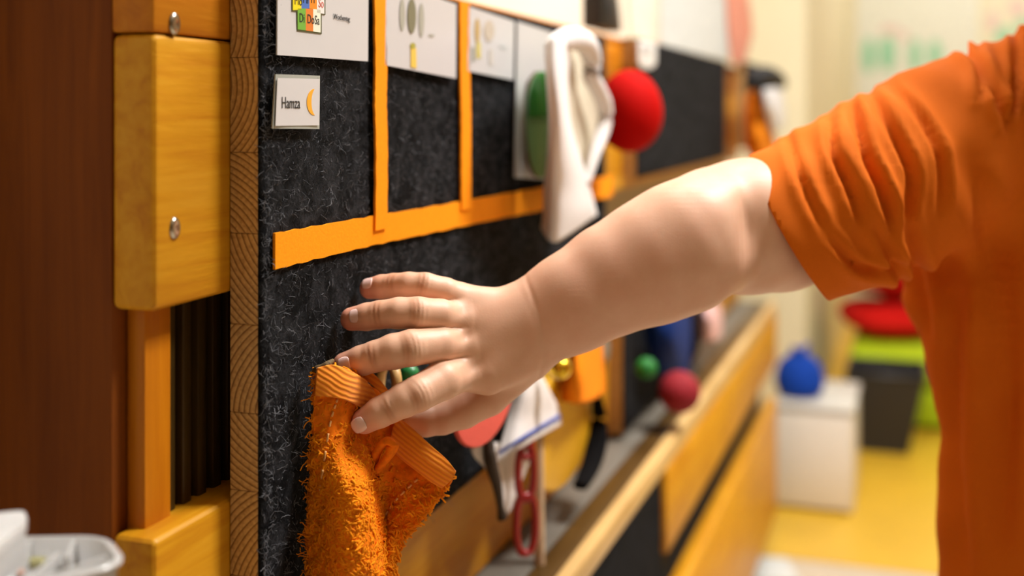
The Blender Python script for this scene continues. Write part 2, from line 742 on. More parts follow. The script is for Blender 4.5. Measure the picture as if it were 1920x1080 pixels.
# ceiling lamps
lamp_white = plain('lamp_housing', (235, 235, 232), 0.5, noise=0.02)
em = NT('lamp_diffuser')
em.b.inputs['Emission Color'].default_value = (*LAMP_COL, 1)
em.b.inputs['Emission Strength'].default_value = 3.0
for k, (x, y, hx, hy, wt) in enumerate(LAMPS):
    t = thing('ceiling_lamp', ['square ceiling lamp panel above the felt board and the child',
                               'square ceiling lamp panel over the middle of the room',
                               'square ceiling lamp panel near the back wall'][k], 'lamp', (x, y, ROOM_TOP - 0.05))
    wbox_obj('housing', x - hx - 0.02, x + hx + 0.02, y - hy - 0.02, y + hy + 0.02, ROOM_TOP - 0.04, ROOM_TOP - 0.001, lamp_white, t, 0.004)
    wbox_obj('diffuser', x - hx, x + hx, y - hy, y + hy, ROOM_TOP - 0.048, ROOM_TOP - 0.0401, em.m, t, 0.002)
    ld = bpy.data.lights.new('ceiling_lamp_light', 'AREA')
    ld.shape = 'RECTANGLE'
    ld.size = 2 * hx
    ld.size_y = 2 * hy
    ld.energy = wt
    ld.color = LAMP_COL
    lo = bpy.data.objects.new('ceiling_lamp_light', ld)
    link(lo, t, Matrix.Translation((x, y, ROOM_TOP - 0.055)))

# ================================================================== THE WOODEN RADIATOR COVER
amber_x = wood('amber_stained_wood_long', (196, 124, 16), (213, 148, 24), (225, 165, 42), axis='x', rough=0.45, coat=0.05)
amber_z = wood('amber_stained_wood_upright', (184, 104, 8), (200, 120, 12), (210, 134, 24), axis='z', rough=0.45, coat=0.05)
shaded_z = wood('shaded_amber_panel', (112, 54, 2), (126, 64, 4), (138, 72, 8), axis='z', rough=0.6, ripple=False, coat=0.0)  # the amber wood again, darkened so that its shade is in the colour
dark_amber = wood('dark_amber_wood', (184, 108, 14), (200, 122, 18), (212, 138, 30), axis='x', rough=0.45, coat=0.05)
pale_wood = wood('pale_beech_wood', (196, 156, 96), (214, 176, 116), (226, 192, 136), axis='x', coat=0.1)
slat_m = wood('olive_brown_slat', (58, 42, 14), (70, 52, 20), (80, 60, 26), axis='z', ripple=False)
NP = -0.0200                   # front of the planks = back of the felt boards
s_near = S(290, NP)
S_FAR = S(1458, 0.06)
cover = thing('radiator_cover', 'amber stained wooden radiator cover with wide horizontal planks behind the felt boards', 'radiator cover', MB @ Vector((0.5, 0.03, ZF)))
z_ub = -(587 - HZ) / (VPX - 287) * (A0 - NP / CT)       # bottom of the upper plank
z_us = (HZ - 75) / (VPX - 427) * (A0 - NP / CT)         # joint in the upper plank
z_lt = -0.2125                                           # top of the lower plank
Z_LEDGE = -0.400
up = bbox_obj('plank', s_near, S_FAR, NP - 0.026, NP, z_ub, z_us - 0.0004, amber_x, cover, 0.004, seg=3)
bbox_obj('plank', s_near, S_FAR, NP - 0.026, NP - 0.0004, z_us + 0.0004, 0.085, dark_amber, cover, 0.002, seg=2)
lp = bbox_obj('plank', s_near, S_FAR, NP - 0.026, NP, Z_LEDGE + 0.001, z_lt, amber_x, cover, 0.004, seg=3)
# upright stile and slats in the gap between the planks
N_SL = -0.0345
bbox_obj('stile', S(272, N_SL), S(272, N_SL) + 0.022, NP - 0.0258, N_SL, -0.43, z_ub + 0.03, amber_z, cover, 0.001)
px = 280.0
sl0 = S(276, N_SL) + 0.022
for k in range(9):
    a = sl0 + k * 0.0146
    bbox_obj('slat', a, a + 0.0085, N_SL - 0.020, N_SL - 0.004, -0.42, 0.06, slat_m, cover, 0.0015)
backing_m = plain('recess_shade_brown', (44, 34, 20), 0.8, noise=0.1)  # shade of the gaps behind slats and planks, put into the colour
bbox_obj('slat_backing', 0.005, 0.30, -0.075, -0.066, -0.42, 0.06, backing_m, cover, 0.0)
beige_m = plain('beige_grey_panel_paint', (176, 160, 128), 0.7, noise=0.05, nscale=8)
bbox_obj('backing_panel', 0.30, S_FAR, -0.075, -0.048, Z_LEDGE - 0.02, 0.07, beige_m, cover, 0.0)
bbox_obj('cap_board', 0.02, S_FAR, -0.15, NP - 0.001, 0.0852, 0.094, dark_amber, cover, 0.002)
# ledge below the boards: grey sill, brown strip, pale lip
def nA(a):
    return (A0 - a) * CT
N1, N2, N3 = nA(0.338), nA(0.312), nA(0.296)
sill_m = plain('grey_sill_paint', (106, 100, 90), 0.5, noise=0.06, nscale=20)
bbox_obj('sill', s_near + 0.04, S_FAR, NP - 0.026, N1, Z_LEDGE - 0.02, Z_LEDGE, sill_m, cover, 0.0015)
bbox_obj('ledge_strip', s_near + 0.04, S_FAR, N1 + 0.0003, N2, Z_LEDGE - 0.02, Z_LEDGE - 0.001, wood('ledge_brown_wood', (72, 50, 20), (84, 60, 26), (96, 70, 34), axis='x'), cover, 0.001)
bbox_obj('ledge_lip', s_near + 0.04, S_FAR, N2 + 0.0003, N3, Z_LEDGE - 0.022, Z_LEDGE + 0.002, pale_wood, cover, 0.0035, seg=3)
s_b = S(1250, N3)
bbox_obj('plank', s_b, S_FAR, N3 - 0.022, N3 + 0.001, -0.523, Z_LEDGE - 0.0225, amber_x, cover, 0.003)
bbox_obj('plank', s_b, S_FAR, N3 - 0.022, N3 + 0.001, ZF + 0.06, -0.600, amber_x, cover, 0.003)
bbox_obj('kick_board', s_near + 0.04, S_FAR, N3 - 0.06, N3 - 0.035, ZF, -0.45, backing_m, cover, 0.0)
bbox_obj('felt_front', s_near + 0.04, s_b - 0.002, N3 - 0.030, N3 - 0.006, ZF + 0.06, Z_LEDGE - 0.0225, felt_mat('black_felt', (14, 14, 16), (34, 34, 37)), cover, 0.001)
# screws in the upper plank
steel = plain('screw_steel', (190, 184, 172), 0.25, metal=1.0, noise=0.2, nscale=600)
for py_ in (45, 428):
    s_, z_ = sz(327, py_, NP)
    V, Fc = [], []
    bm = bmesh.new()
    for r, h in ((0.0043, 0.0), (0.0041, 0.0008), (0.0032, 0.0014), (0.0016, 0.0016)):
        ring = [bm.verts.new((s_ + r * math.cos(q * math.pi / 10), -(NP + h), z_ + 1.35 * r * math.sin(q * math.pi / 10))) for q in range(20)]
        V.append(ring)
    for i in range(3):
        for q in range(20):
            bm.faces.new((V[i][q], V[i][(q + 1) % 20], V[i + 1][(q + 1) % 20], V[i + 1][q]))
    c = bm.verts.new((s_, -(NP + 0.0004), z_))
    for q in range(20):
        bm.faces.new((V[3][q], V[3][(q + 1) % 20], c))
    bm_obj('screw', bm, steel, MB, up)

# the cabinet side at the frame's left, amber wood with shade painted in
cab = thing('tall_cabinet', 'tall wooden cabinet side with its shade painted in brown next to the radiator cover', 'cabinet', MB @ Vector((-0.06, 0.2, ZF)))
NPB = NP - 0.0262
s_pan = S(210, NPB)
bbox_obj('side_panel', s_pan, s_pan + 0.022, -0.155, NPB, ZF, 1.0, shaded_z, cab, 0.0012)
bbox_obj('rear_panel', s_pan + 0.023, s_pan + 0.045, -0.155, -0.149, ZF, 1.0, shaded_z, cab, 0.001)

# ================================================================== FELT BOARDS
eg = end_grain()
felt = felt_mat()
pine_face = wood('pine_board_back', (186, 136, 74), (204, 154, 90), (216, 170, 106), axis='x')
fib_m = plain('felt_hair', (112, 112, 116), 0.9, noise=0.5, nscale=300, spec=0.1)
TB = 0.020


def felt_board(label, px0, px1, ztop, zbot, lam_h, fuzz=0, seed=1, tint=None):
    rr = random.Random(seed)
    s0, s1 = S(px0), S(px1)
    t = thing('felt_board', label, 'pin board', MB @ Vector(((s0 + s1) / 2, 0.01, zbot)), 'felt covered pin boards')
    # laminated pine core, each lamella a piece of its own with its own growth rings
    z = zbot
    while z < ztop - 1e-4:
        h = min(lam_h * rr.uniform(0.85, 1.2), ztop - z)
        if ztop - (z + h) < 0.012:
            h = ztop - z
        cy = rr.choice((-0.022 - 0.03 * rr.random(), 0.040 + 0.03 * rr.random()))
        cz = z + h * rr.uniform(-0.9, 1.9)
        o = bm_obj('lamella', box_bm(s0, s1, 0.0022, TB - 0.0003, z + 0.0001, z + h - 0.0001, 0.0004, 1), eg, MB, t, smooth=False,
                   center=(s0 + rr.uniform(0, 0.02), cy, cz))
        z += h
    # the felt face, a fine grid with a soft uneven surface
    nx = max(20, int((s1 - s0) / 0.004))
    nz = max(12, int((ztop - zbot) / 0.004))
    xs = np.linspace(s0, s1, nx)
    zs = np.linspace(zbot, ztop, nz)
    X, Z = np.meshgrid(xs, zs)
    Yv = -0.0003 * np.sin(X * 310 + 3 * np.sin(Z * 90)) * np.sin(Z * 270 + 2 * np.sin(X * 70)) - 0.0004 * rng.random(X.shape)
    edge = np.minimum(np.minimum(X - s0, s1 - X), np.minimum(Z - zbot, ztop - Z))
    Yv += 0.0018 * np.exp(-edge / 0.0012)
    V = np.stack([X, Yv, Z], -1).reshape(-1, 3)
    idx = np.arange(nx * nz).reshape(nz, nx)
    Q = np.stack([idx[:-1, :-1], idx[:-1, 1:], idx[1:, 1:], idx[1:, :-1]], -1).reshape(-1, 4)
    fo = mesh_obj('felt', np_mesh('felt', V, Q), felt, MB, t)
    sd = fo.modifiers.new('thickness', 'SOLIDIFY')
    sd.thickness = 0.0016
    sd.offset = -1
    if fuzz:
        u = rng.random(fuzz) ** 1.6
        bs = s0 + 0.002 + u * (s1 - s0 - 0.004)
        bz = zbot + rng.random(fuzz) * (ztop - zbot)
        ok = np.ones(fuzz, bool)
        for (pa_, pb_, ya_, yb_) in ((700, 718, -400, 425), (858, 876, -400, 390), (520, 691, -400, 110), (722, 856, -400, 135), (515, 600, 142, 240), (877, 1030, -400, 150)):
            ok &= ~((bs > S(pa_) - .001) & (bs < S(pb_) + .001) & (bz > sz(pb_, yb_)[1] - .001) & (bz < sz(pa_, ya_)[1]))
        ok &= (np.sin(bs * 330 + 2.5 * np.sin(bz * 210)) * np.sin(bz * 290 + 2.2 * np.sin(bs * 170)) + 0.9 * rng.random(fuzz)) > 0.25
        zc = np.interp(bs, [S(508), S(1144)], [-0.0768, -0.0858])
        ok &= ~((np.abs(bz - zc) < 0.0125) & (bs > S(506)))
        bs, bz = bs[ok], bz[ok]
        fuzz = len(bs)
        base = np.stack([bs, np.full(fuzz, -0.0002), bz], 1)
        d = np.stack([rng.normal(size=fuzz), -0.45 * np.abs(rng.normal(size=fuzz)), rng.normal(size=fuzz)], 1)
        fb = fibres('felt_hair', base, d, 0.0022 + 0.005 * rng.random(fuzz), 0.00006 + 0.00013 * rng.random(fuzz) ** 2, 1.3, fib_m, MB, fo, k=6, sides=3,
                    loop=0.35, nrm=np.tile(np.array([0, -1.0, 0]), (fuzz, 1)))
    return t, s0, s1


Z1T = 0.0863
b1, b1s0, b1s1 = felt_board('long charcoal felt board with orange strips behind the reaching hand', 490, 1137, Z1T, -0.296, 0.045, fuzz=22000, seed=4)
b2, b2s0, b2s1 = felt_board('charcoal felt board without strips beside the red ball', 1195, 1362, 0.0945, -0.085, 0.06, seed=5)
b3, b3s0, b3s1 = felt_board('low felt board under the arm holding the blue cloth', 1170, 1312, -0.19, -0.392, 0.06, seed=6)
b4, b4s0, b4s1 = felt_board('far felt board with the hanging orange bag', 1398, 1452, 0.105, -0.075, 0.06, seed=8)

# orange ribbon strips glued to the long board
orange_felt = fabric('orange_ribbon', (255, 150, 4), weave=700, sheen=0.2, var=0.06)


def ribbon(name, pts, w, up_axis, n=0.0012, th=0.0016):
    """flat band: pts (s,z) centre line, w widths, up_axis 'z' or 's'"""
    q = spline([(a, b, c) for (a, b), c in zip(pts, w)], 10)
    V, Fc = [], []
    for k, (a, b, c) in enumerate(q):
        wob = 0.00025 * math.sin(k * 1.7) + 0.0002 * math.sin(k * 4.1)
        for sg in (-1, 1):
            da, db = ((0, sg * c / 2 + wob) if up_axis == 'z' else (sg * c / 2 + wob, 0))
            V.append((a + da, -(n + th), b + db))
            V.append((a + da, -n, b + db))
    for k in range(len(q) - 1):
        i, j = 4 * k, 4 * (k + 1)
        Fc += [(i, i + 2, j + 2, j), (i + 2, i + 3, j + 3, j + 2), (i + 3, i + 1, j + 1, j + 3), (i + 1, i, j, j + 1)]
    m = 4 * (len(q) - 1)
    Fc += [(0, 1, 3, 2), (m, m + 2, m + 3, m + 1)]
    o = bm_fix(name, V, Fc, orange_felt, MB, b1)
    return wn(o, 0.6)


hp, hw = [], []
for px_, yt, yb in ((508, 437, 505), (600, 421, 482), (700, 404, 458), (800, 388, 437), (920, 367, 412), (1030, 348, 391), (1144, 329, 368)):
    s_, za = sz(px_, yt)
    _, zb = sz(px_, yb)
    hp.append((s_, (za + zb) / 2))
    hw.append(za - zb)
ribbon('ribbon_strip', hp, hw, 'z')
for xs_ in (((707, -85), (709, 120), (708, 190), (710, 280), (709, 430)), ((866, -60), (867, 130), (869, 220), (869, 300), (870, 392))):
    pp = [sz(a, b, 0.002) for a, b in xs_]
    wd = S(xs_[0][0] + 11, 0.002) - S(xs_[0][0] - 11, 0.002) if xs_[0][0] < 800 else S(876, 0.002) - S(858, 0.002)
    pp[0] = (pp[0][0], Z1T - 0.001)
    ribbon('ribbon_strip', pp, [wd] * len(pp), 's', n=0.0029)

# ------------------------------------------------------------------ cards on the long board
paper = plain('laminated_white_card', (206, 203, 203), 0.28, noise=0.015, nscale=20)
lam = plain('clear_laminate_margin', (196, 198, 188), 0.15, noise=0.03, nscale=30, trans=0.35)
ink = plain('black_ink', (34, 32, 30), 0.6)
INKS = {}


def inkm(nm, c):
    return plain('ink_' + nm, c, 0.45, noise=0.03)


def card(name, label, corners, n, th=0.0008, mat=None, bow=0.0):
    """corners TL, TR, BR, BL in pixels on the plane n; a thin slightly bowed card"""
    q = [np.array(sz(a, b, n)) for a, b in corners]
    nu, nv = 13, 9
    V, Fc = [], []
    for j in range(nv):
        for i in range(nu):
            u, v = i / (nu - 1), j / (nv - 1)
            p = (q[0] * (1 - u) + q[1] * u) * (1 - v) + (q[3] * (1 - u) + q[2] * u) * v
            h = n + bow * math.sin(u * math.pi) * (0.6 + 0.4 * v)
            V.append((p[0], -h, p[1]))
    for j in range(nv - 1):
        for i in range(nu - 1):
            a = j * nu + i
            Fc.append((a, a + nu, a + nu + 1, a + 1))
    t = thing(name, label, 'card', MB @ Vector((float((q[3][0] + q[2][0]) / 2), -n, float(min(q[2][1], q[3][1])))), 'paper cards on the long felt board')
    o = bm_fix('sheet', V, Fc, mat or paper, MB, t, smooth=False)
    sd = o.modifiers.new('thickness', 'SOLIDIFY')
    sd.thickness = th
    sd.offset = -1
    return t


def pr(name, pix, n, mat, parent, th=0.0002):
    return poly_obj(name, [sz(a, b, n) for a, b in pix], n, n + th, mat, parent)


def ellp(cx, cy, rx, ry, k=24, a0=0, a1=2 * math.pi):
    return [(cx + rx * math.cos(a0 + (a1 - a0) * i / k), cy - ry * math.sin(a0 + (a1 - a0) * i / k)) for i in range(k)]


NC = 0.0045
c1 = card('picture_card', 'white card with coloured weekday blocks beside the first orange strip', ((521, -70), (691, -45), (690, 115), (520, 103)), NC, bow=0.0)
nn = NC + 0.0003
blocks = [('yellow', (240, 216, 20), ((549, -45), (565, -42), (565, 18), (549, 19)), 'Mo', ink),
          ('blue', (70, 112, 190), ((565, -42), (580, -40), (580, 16), (565, 16)), 'Mi', ink),
          ('amber', (236, 140, 34), ((580, -40), (594, -38), (594, 18), (580, 16)), 'Fr', ink),
          ('pale', (236, 230, 226), ((594, -38), (608, -36), (608, 26), (594, 24)), 'So', inkm('red', (206, 96, 84))),
          ('green', (112, 172, 60), ((558, 16), (573, 16), (573, 57), (558, 55)), 'Di', ink),
          ('orange', (222, 122, 46), ((573, 16), (587, 17), (587, 59), (573, 57)), 'Do', ink),
          ('cream', (236, 236, 214), ((587, 17), (601, 18), (601, 61), (587, 59)), 'Sa', ink)]
pr('block_outline', ((547, -48), (610, -38), (610, 28), (603, 27), (603, 64), (557, 58), (556, 22), (547, 21)), nn, inkm('olive_outline', (66, 70, 34)), c1, 0.0001)
for nm, cc, q, tx, tm in blocks:
    pr('printed_block', q, nn + 0.0001, inkm(nm, cc), c1, 0.0001)
    s_, z_ = sz(q[3][0] + 2.2, q[3][1] - (14 if tx in ('Di', 'Do', 'Sa') else 11), nn)
    text_obj('lettering', tx, s_, z_, nn + 0.0003, 0.0074, tm, c1, 0.9)
s_, z_ = sz(625, 34, nn)
text_obj('lettering', 'Wochentag', s_, z_ - 0.0004, nn + 0.0002, 0.0046, ink, c1, 1.0)

c2 = card('picture_card', 'white card with grey ovals and a yellow bar between the two upright orange strips', ((724, -36), (856, 8), (855, 147), (722, 122)), NC, bow=0.0)
g1 = inkm('grey_olive', (122, 118, 92))
g2 = inkm('pale_grey', (168, 166, 152))
pr('printed_shape', ellp(754, 28, 5, 30), nn, g2, c2)
pr('printed_shape', ellp(772, 30, 8, 33), nn + 0.0001, g1, c2)
pr('printed_shape', ellp(790, 38, 5, 32), nn, g2, c2)
pr('printed_bar', ((770, 86), (780, 90), (781, 128), (770, 126)), nn, inkm('yellow_bar', (232, 196, 84)), c2)
pr('printed_shape', ellp(774, 86, 5, 6), nn + 0.0001, inkm('olive_knob', (170, 160, 60)), c2)
pr('printed_mark', ((804, 64), (814, 65), (814, 69), (804, 68)), nn, g2, c2)

c3 = card('picture_card', 'white card with a faint brown and yellow drawing right of the second orange strip', ((879, 12), (965, 40), (963, 150), (877, 133)), NC, bow=0.0)
pr('printed_shape', ellp(895, 58, 5, 24), nn, inkm('ochre', (190, 160, 100)), c3)
pr('printed_shape', ellp(917, 58, 10, 20), nn, inkm('beige_print', (196, 182, 164)), c3)
pr('printed_bar', ((893, 78), (901, 79), (901, 110), (893, 108)), nn, inkm('straw', (206, 192, 104)), c3)
pr('printed_bar', ((884, 88), (890, 89), (890, 116), (885, 115)), nn, g2, c3)
pr('printed_bar', ((917, 92), (924, 93), (924, 122), (917, 120)), nn, inkm('faint_beige', (206, 198, 188)), c3)
pr('printed_mark', ((938, 84), (950, 86), (950, 91), (938, 89)), nn, inkm('faint_grey', (190, 194, 194)), c3)

c4 = card('paper_sheet', 'tall white paper sheet hanging behind the green bottle and white cloth', ((970, 40), (1034, 60), (1024, 336), (965, 333)), NC, bow=0.0)

# name card with moon
cN = card('name_card', 'small laminated name card with an orange crescent moon', ((517, 139), (600, 142), (599, 242), (511, 241)), 0.0045, mat=lam, bow=0.0006)
pr('card_face', ((520, 146), (599, 148), (598, 235), (516, 236)), 0.0053, paper, cN, 0.0002)
s_, z_ = sz(527, 203, 0.0055)
text_obj('lettering', 'Hamza', s_, z_, 0.0057, 0.0092, ink, cN, (S(562, .0055) - s_) / 0.0252)
moon = ellp(590, 191.5, 15, 25, 24, math.pi * 0.53, math.pi * 1.44)
moon += [(x, y) for x, y in ellp(592, 191.5, 8.5, 25, 24, math.pi * 1.44, math.pi * 0.56)]
pr('moon_print', moon, 0.0056, inkm('moon_orange', (240, 168, 44)), cN)

# ================================================================== THINGS HANGING ON THE LONG BOARD
def BP(px, py, n):
    s_, z_ = sz(px, py, n)
    return (s_, -n, z_)


# tall sheet is above; green bottle-like brush with a brown wooden rim
green_m = plain('green_glossy_plastic', (74, 158, 70), 0.18, noise=0.1, nscale=25)
green_l = plain('light_green_plastic', (152, 208, 142), 0.2, noise=0.06, nscale=25)
brown_rim = plain('brown_rim_wood', (112, 82, 50), 0.5, noise=0.15, nscale=60)
t = thing('hair_brush', 'glossy green oval brush with a brown rim hanging on the felt board', 'brush', MB @ Vector(BP(1012, 335, 0.012)))
prof = [(134, 6), (150, 17), (180, 25), (220, 27), (260, 25), (300, 20), (325, 12), (333, 4)]
tube_obj('rim', [BP(1010, y, 0.0155) for y, r in prof], [r * 1.12 * 1.15 / F for y, r in prof], brown_rim, MB, t, 20, 5, flat=0.55)
tube_obj('grip', [BP(1017, y, 0.028) for y, r in prof[:4]], [r * 1.16 / F for y, r in prof[:4]], green_m, MB, t, 20, 5, flat=0.6)
tube_obj('pad', [BP(1015, y, 0.0255) for y, r in prof], [r * 1.02 * 1.12 / F for y, r in prof], green_l, MB, t, 20, 5, flat=0.6)

# white cloth
white_cloth = fabric('white_cotton_cloth', (228, 224, 222), weave=500, sheen=0.3, var=0.03)
beige_lining = fabric('beige_cloth_lining', (204, 194, 172), weave=500, sheen=0.2, var=0.06)
t = thing('white_cloth', 'white cotton cloth with a rolled rim hanging next to the red ball', 'cloth', MB @ Vector(BP(1070, 455, 0.03)))
rows = [[BP(1024, 100, 0.044), BP(1034, 72, 0.060), BP(1052, 72, 0.062), BP(1066, 92, 0.048)],
        [BP(1028, 150, 0.044), BP(1034, 150, 0.064), BP(1050, 150, 0.066), BP(1062, 152, 0.050)],
        [BP(1032, 220, 0.044), BP(1038, 220, 0.064), BP(1054, 222, 0.066), BP(1066, 224, 0.050)],
        [BP(1030, 290, 0.040), BP(1038, 290, 0.058), BP(1062, 292, 0.060), BP(1084, 292, 0.046)],
        [BP(1024, 350, 0.034), BP(1040, 350, 0.050), BP(1070, 350, 0.052), BP(1100, 342, 0.040)],
        [BP(1022, 400, 0.030), BP(1040, 400, 0.046), BP(1072, 400, 0.048), BP(1112, 386, 0.038)],
        [BP(1018, 428, 0.026), BP(1036, 452, 0.040), BP(1062, 440, 0.042), BP(1116, 402, 0.036)]]
sheet('front_fold', rows, white_cloth, MB, t, 6, 5, 0.004)
rim = [BP(1032, 92, 0.050), BP(1046, 78, 0.052), BP(1072, 72, 0.052), BP(1098, 82, 0.050), BP(1110, 112, 0.048), BP(1108, 142, 0.047), BP(1121, 168, 0.047),
       BP(1133, 200, 0.046), BP(1131, 240, 0.045), BP(1114, 290, 0.044), BP(1098, 345, 0.041)]
tube_obj('rolled_rim', rim, [0.006, 0.0085, 0.0105, 0.0105, 0.0095, 0.0082, 0.0082, 0.0085, 0.0075, 0.006, 0.0045], white_cloth, MB, t, 14, 6)
rows = [[BP(1056, 86, 0.034), BP(1078, 80, 0.030), BP(1100, 92, 0.030)],
        [BP(1054, 130, 0.040), BP(1080, 130, 0.030), BP(1106, 132, 0.028)],
        [BP(1058, 200, 0.042), BP(1092, 205, 0.027), BP(1122, 205, 0.028)],
        [BP(1064, 260, 0.042), BP(1092, 262, 0.029), BP(1116, 262, 0.027)],
        [BP(1078, 330, 0.038), BP(1088, 332, 0.032), BP(1098, 335, 0.028)]]
sheet('lining', rows, beige_lining, MB, t, 6, 6, 0.002)

# red ball
red_m = plain('red_glossy_foam', (184, 9, 4), 0.75, noise=0.05, nscale=20, spec=0.08)
t = thing('red_ball', 'red foam ball fixed at the end of the long felt board', 'ball', MB @ Vector(BP(1178, 284, 0.05)))
cc = Vector(BP(1180, 208, 0.044))
V, Fc = [], []
for i in range(25):
    th = math.pi * i / 24
    for k in range(40):
        ph = 2 * math.pi * k / 40
        sq = 1.0 + 0.05 * math.cos(th) * -1
        V.append(cc + Vector((0.034 * sq * math.sin(th) * math.cos(ph), 0.036 * sq * math.sin(th) * math.sin(ph), 0.0445 * math.cos(th))))
for i in range(24):
    for k in range(40):
        Fc.append((i * 40 + k, (i + 1) * 40 + k, (i + 1) * 40 + (k + 1) % 40, i * 40 + (k + 1) % 40))
bm = bmesh.new()
bm.from_mesh(py_mesh('t', V, Fc))
bmesh.ops.remove_doubles(bm, verts=bm.verts, dist=1e-5)
bm_obj('shell', bm, red_m, MB, t)
tube_obj('peg', [(cc[0], -0.001, cc[2]), (cc[0], -0.006, cc[2]), (cc[0], -0.010, cc[2])], [0.012, 0.011, 0.012], plain('dark_red_peg', (80, 10, 8), 0.5), MB, t, 16, 3)

# white tag on the second board
tg = thing('white_tag', 'small white tag with rounded end over the second board top edge', 'tag', MB @ Vector(BP(1212, 130, 0.004)))
pts = [(1196, 76), (1228, 82), (1228, 116)] + [(1212 + 16 * math.cos(a), 116 + 14 * math.sin(a)) for a in np.linspace(0.2, math.pi - 0.2, 8)] + [(1196, 114)]
poly_obj('tag_body', [sz(a, b, 0.004) for a, b in pts], 0.002, 0.006, plain('white_plastic', (236, 234, 232), 0.35), tg, 0.001)
pr('tag_clip', ((1203, 84), (1221, 87), (1221, 96), (1203, 94)), 0.0061, plain('grey_plastic', (206, 206, 208), 0.35), tg, 0.002)

# tan ring handle beside the towel
tan_m = plain('tan_wood', (212, 170, 104), 0.45, noise=0.1, nscale=90)
ringpts = [BP(728 + 16 * math.cos(a) * 1.0, 724 + 44 * math.sin(a), 0.012 + 0.012 * math.cos(a)) for a in np.linspace(0, 2 * math.pi, 16, endpoint=False)]
o = tube_obj('wooden_ring', ringpts, 0.0036, tan_m, MB, None, 12, 5, closed=True, up=Vector((1, 0.2, 0)))
tag(o, 'tan wooden ring hanging on the felt behind the orange towel', 'ring')

# coral disc
coral = fabric('coral_felt', (226, 96, 82), weave=400, sheen=0.2, var=0.05)
t = thing('coral_disc', 'coral red round felt disc hanging below the wrist', 'disc', MB @ Vector(BP(915, 822, 0.034)))
dc = np.array(sz(912, 735, 0.036))
poly_obj('disc', [(dc[0] + 0.064 * math.cos(a), dc[1] + 0.0375 * math.sin(a)) for a in np.linspace(0, 2 * math.pi, 48, endpoint=False)], 0.033, 0.037, coral, t, 0.0012)
tube_obj('hanging_loop', [(dc[0], -0.034, dc[1] + 0.036), (dc[0], -0.02, dc[1] + 0.05), (dc[0], -0.003, dc[1] + 0.053)], 0.0014, coral, MB, t, 8)
# white kitchen cloth with blue stripe
kcloth = fabric('white_kitchen_cloth', (226, 218, 212), weave=450, sheen=0.2, var=0.05)
blue_s = fabric('blue_woven_stripe', (92, 104, 168), weave=450, sheen=0.2, var=0.08)
t = thing('kitchen_cloth', 'white kitchen cloth with a blue woven stripe hanging under the hand', 'cloth', MB @ Vector(BP(960, 965, 0.02)))
rows = [[BP(975, 700, .020), BP(992, 690, .030), BP(1012, 698, .026)],
        [BP(962, 745, .020), BP(992, 738, .034), BP(1030, 735, .028)],
        [BP(948, 800, .020), BP(990, 782, .034), BP(1046, 766, .026)],
        [BP(935, 848, .020), BP(985, 818, .036), BP(1049, 780, .028)]]
sheet('upper_flap', rows, kcloth, MB, t, 6, 5, 0.002)
rows = [[BP(936, 846, .0218), BP(985, 815, .0378), BP(1049, 777, .0298)], [BP(935, 853, .0218), BP(985, 823, .0378), BP(1050, 785, .0298)]]
sheet('blue_stripe', rows, blue_s, MB, t, 6, 3, 0.0015)
rows = [[BP(934, 853, .020), BP(985, 823, .036), BP(1050, 785, .028)], [BP(932, 866, .020), BP(985, 834, .036), BP(1050, 796, .028)]]
sheet('hem', rows, kcloth, MB, t, 6, 3, 0.003)
rows = [[BP(888, 815, .014), BP(905, 825, .018), BP(930, 830, .015), BP(1005, 820, .018)],
        [BP(886, 850, .014), BP(912, 862, .018), BP(940, 860, .015), BP(1004, 840, .018)],
        [BP(915, 880, .014), BP(930, 900, .020), BP(955, 900, .015), BP(985, 880, .018)],
        [BP(932, 940, .014), BP(944, 942, .018), BP(956, 940, .015), BP(968, 925, .016)],
        [BP(938, 962, .014), BP(943, 965, .016), BP(948, 965, .015), BP(953, 958, .016)]]
sheet('lower_fold', rows, kcloth, MB, t, 5, 5, 0.0025)
tube_obj('dark_cord', [BP(915, 820, .022), BP(920, 865, .024), BP(932, 910, .024), BP(938, 950, .022), BP(942, 970, .022)], [0.004, 0.005, 0.004, 0.003, 0.0045],
         plain('dark_brown_cord', (62, 48, 36), 0.8), MB, t, 10)

# red plastic chain: each link a piece
red_pl = plain('dark_red_plastic', (158, 22, 20), 0.3, noise=0.05)
t = thing('plastic_chain', 'dark red plastic chain links hanging before the wooden plank', 'chain', MB @ Vector(BP(985, 1035, 0.03)))
for cy, hh, ww in ((840, 16, 9), (886, 50, 13), (983, 54, 16)):
    n_ = 0.032
    c_ = BP(986, cy, n_)
    k_ = F / (F * (A0 - n_ / CT) / (VPX - 986))
    pts = []
    for a in np.linspace(0, 2 * math.pi, 20, endpoint=False):
        ca, sa = math.cos(a), math.sin(a)
        pts.append((c_[0] + 0.9 * ww / k_ * math.copysign(abs(ca) ** 0.7, ca), c_[1] - 1.0 * ww / k_ * math.copysign(abs(ca) ** 0.7, ca) * 0.9, c_[2] + hh / k_ * math.copysign(abs(sa) ** 0.9, sa)))
    tube_obj('link', pts, 0.0032, red_pl, MB, t, 10, 3, closed=True, up=Vector((1, 1, 0)))
# pale dowel
t = tube_obj('wooden_dowel', [BP(1009, 812, .020), BP(1010, 900, .020), BP(1011, 1000, .020), BP(1012, 1120, .020)], 0.0048,
             plain('pale_pink_wood', (214, 184, 150), 0.5, noise=0.08, nscale=80), MB, None, 14, 3)
tag(t, 'pale wooden dowel hanging upright behind the red chain', 'dowel')

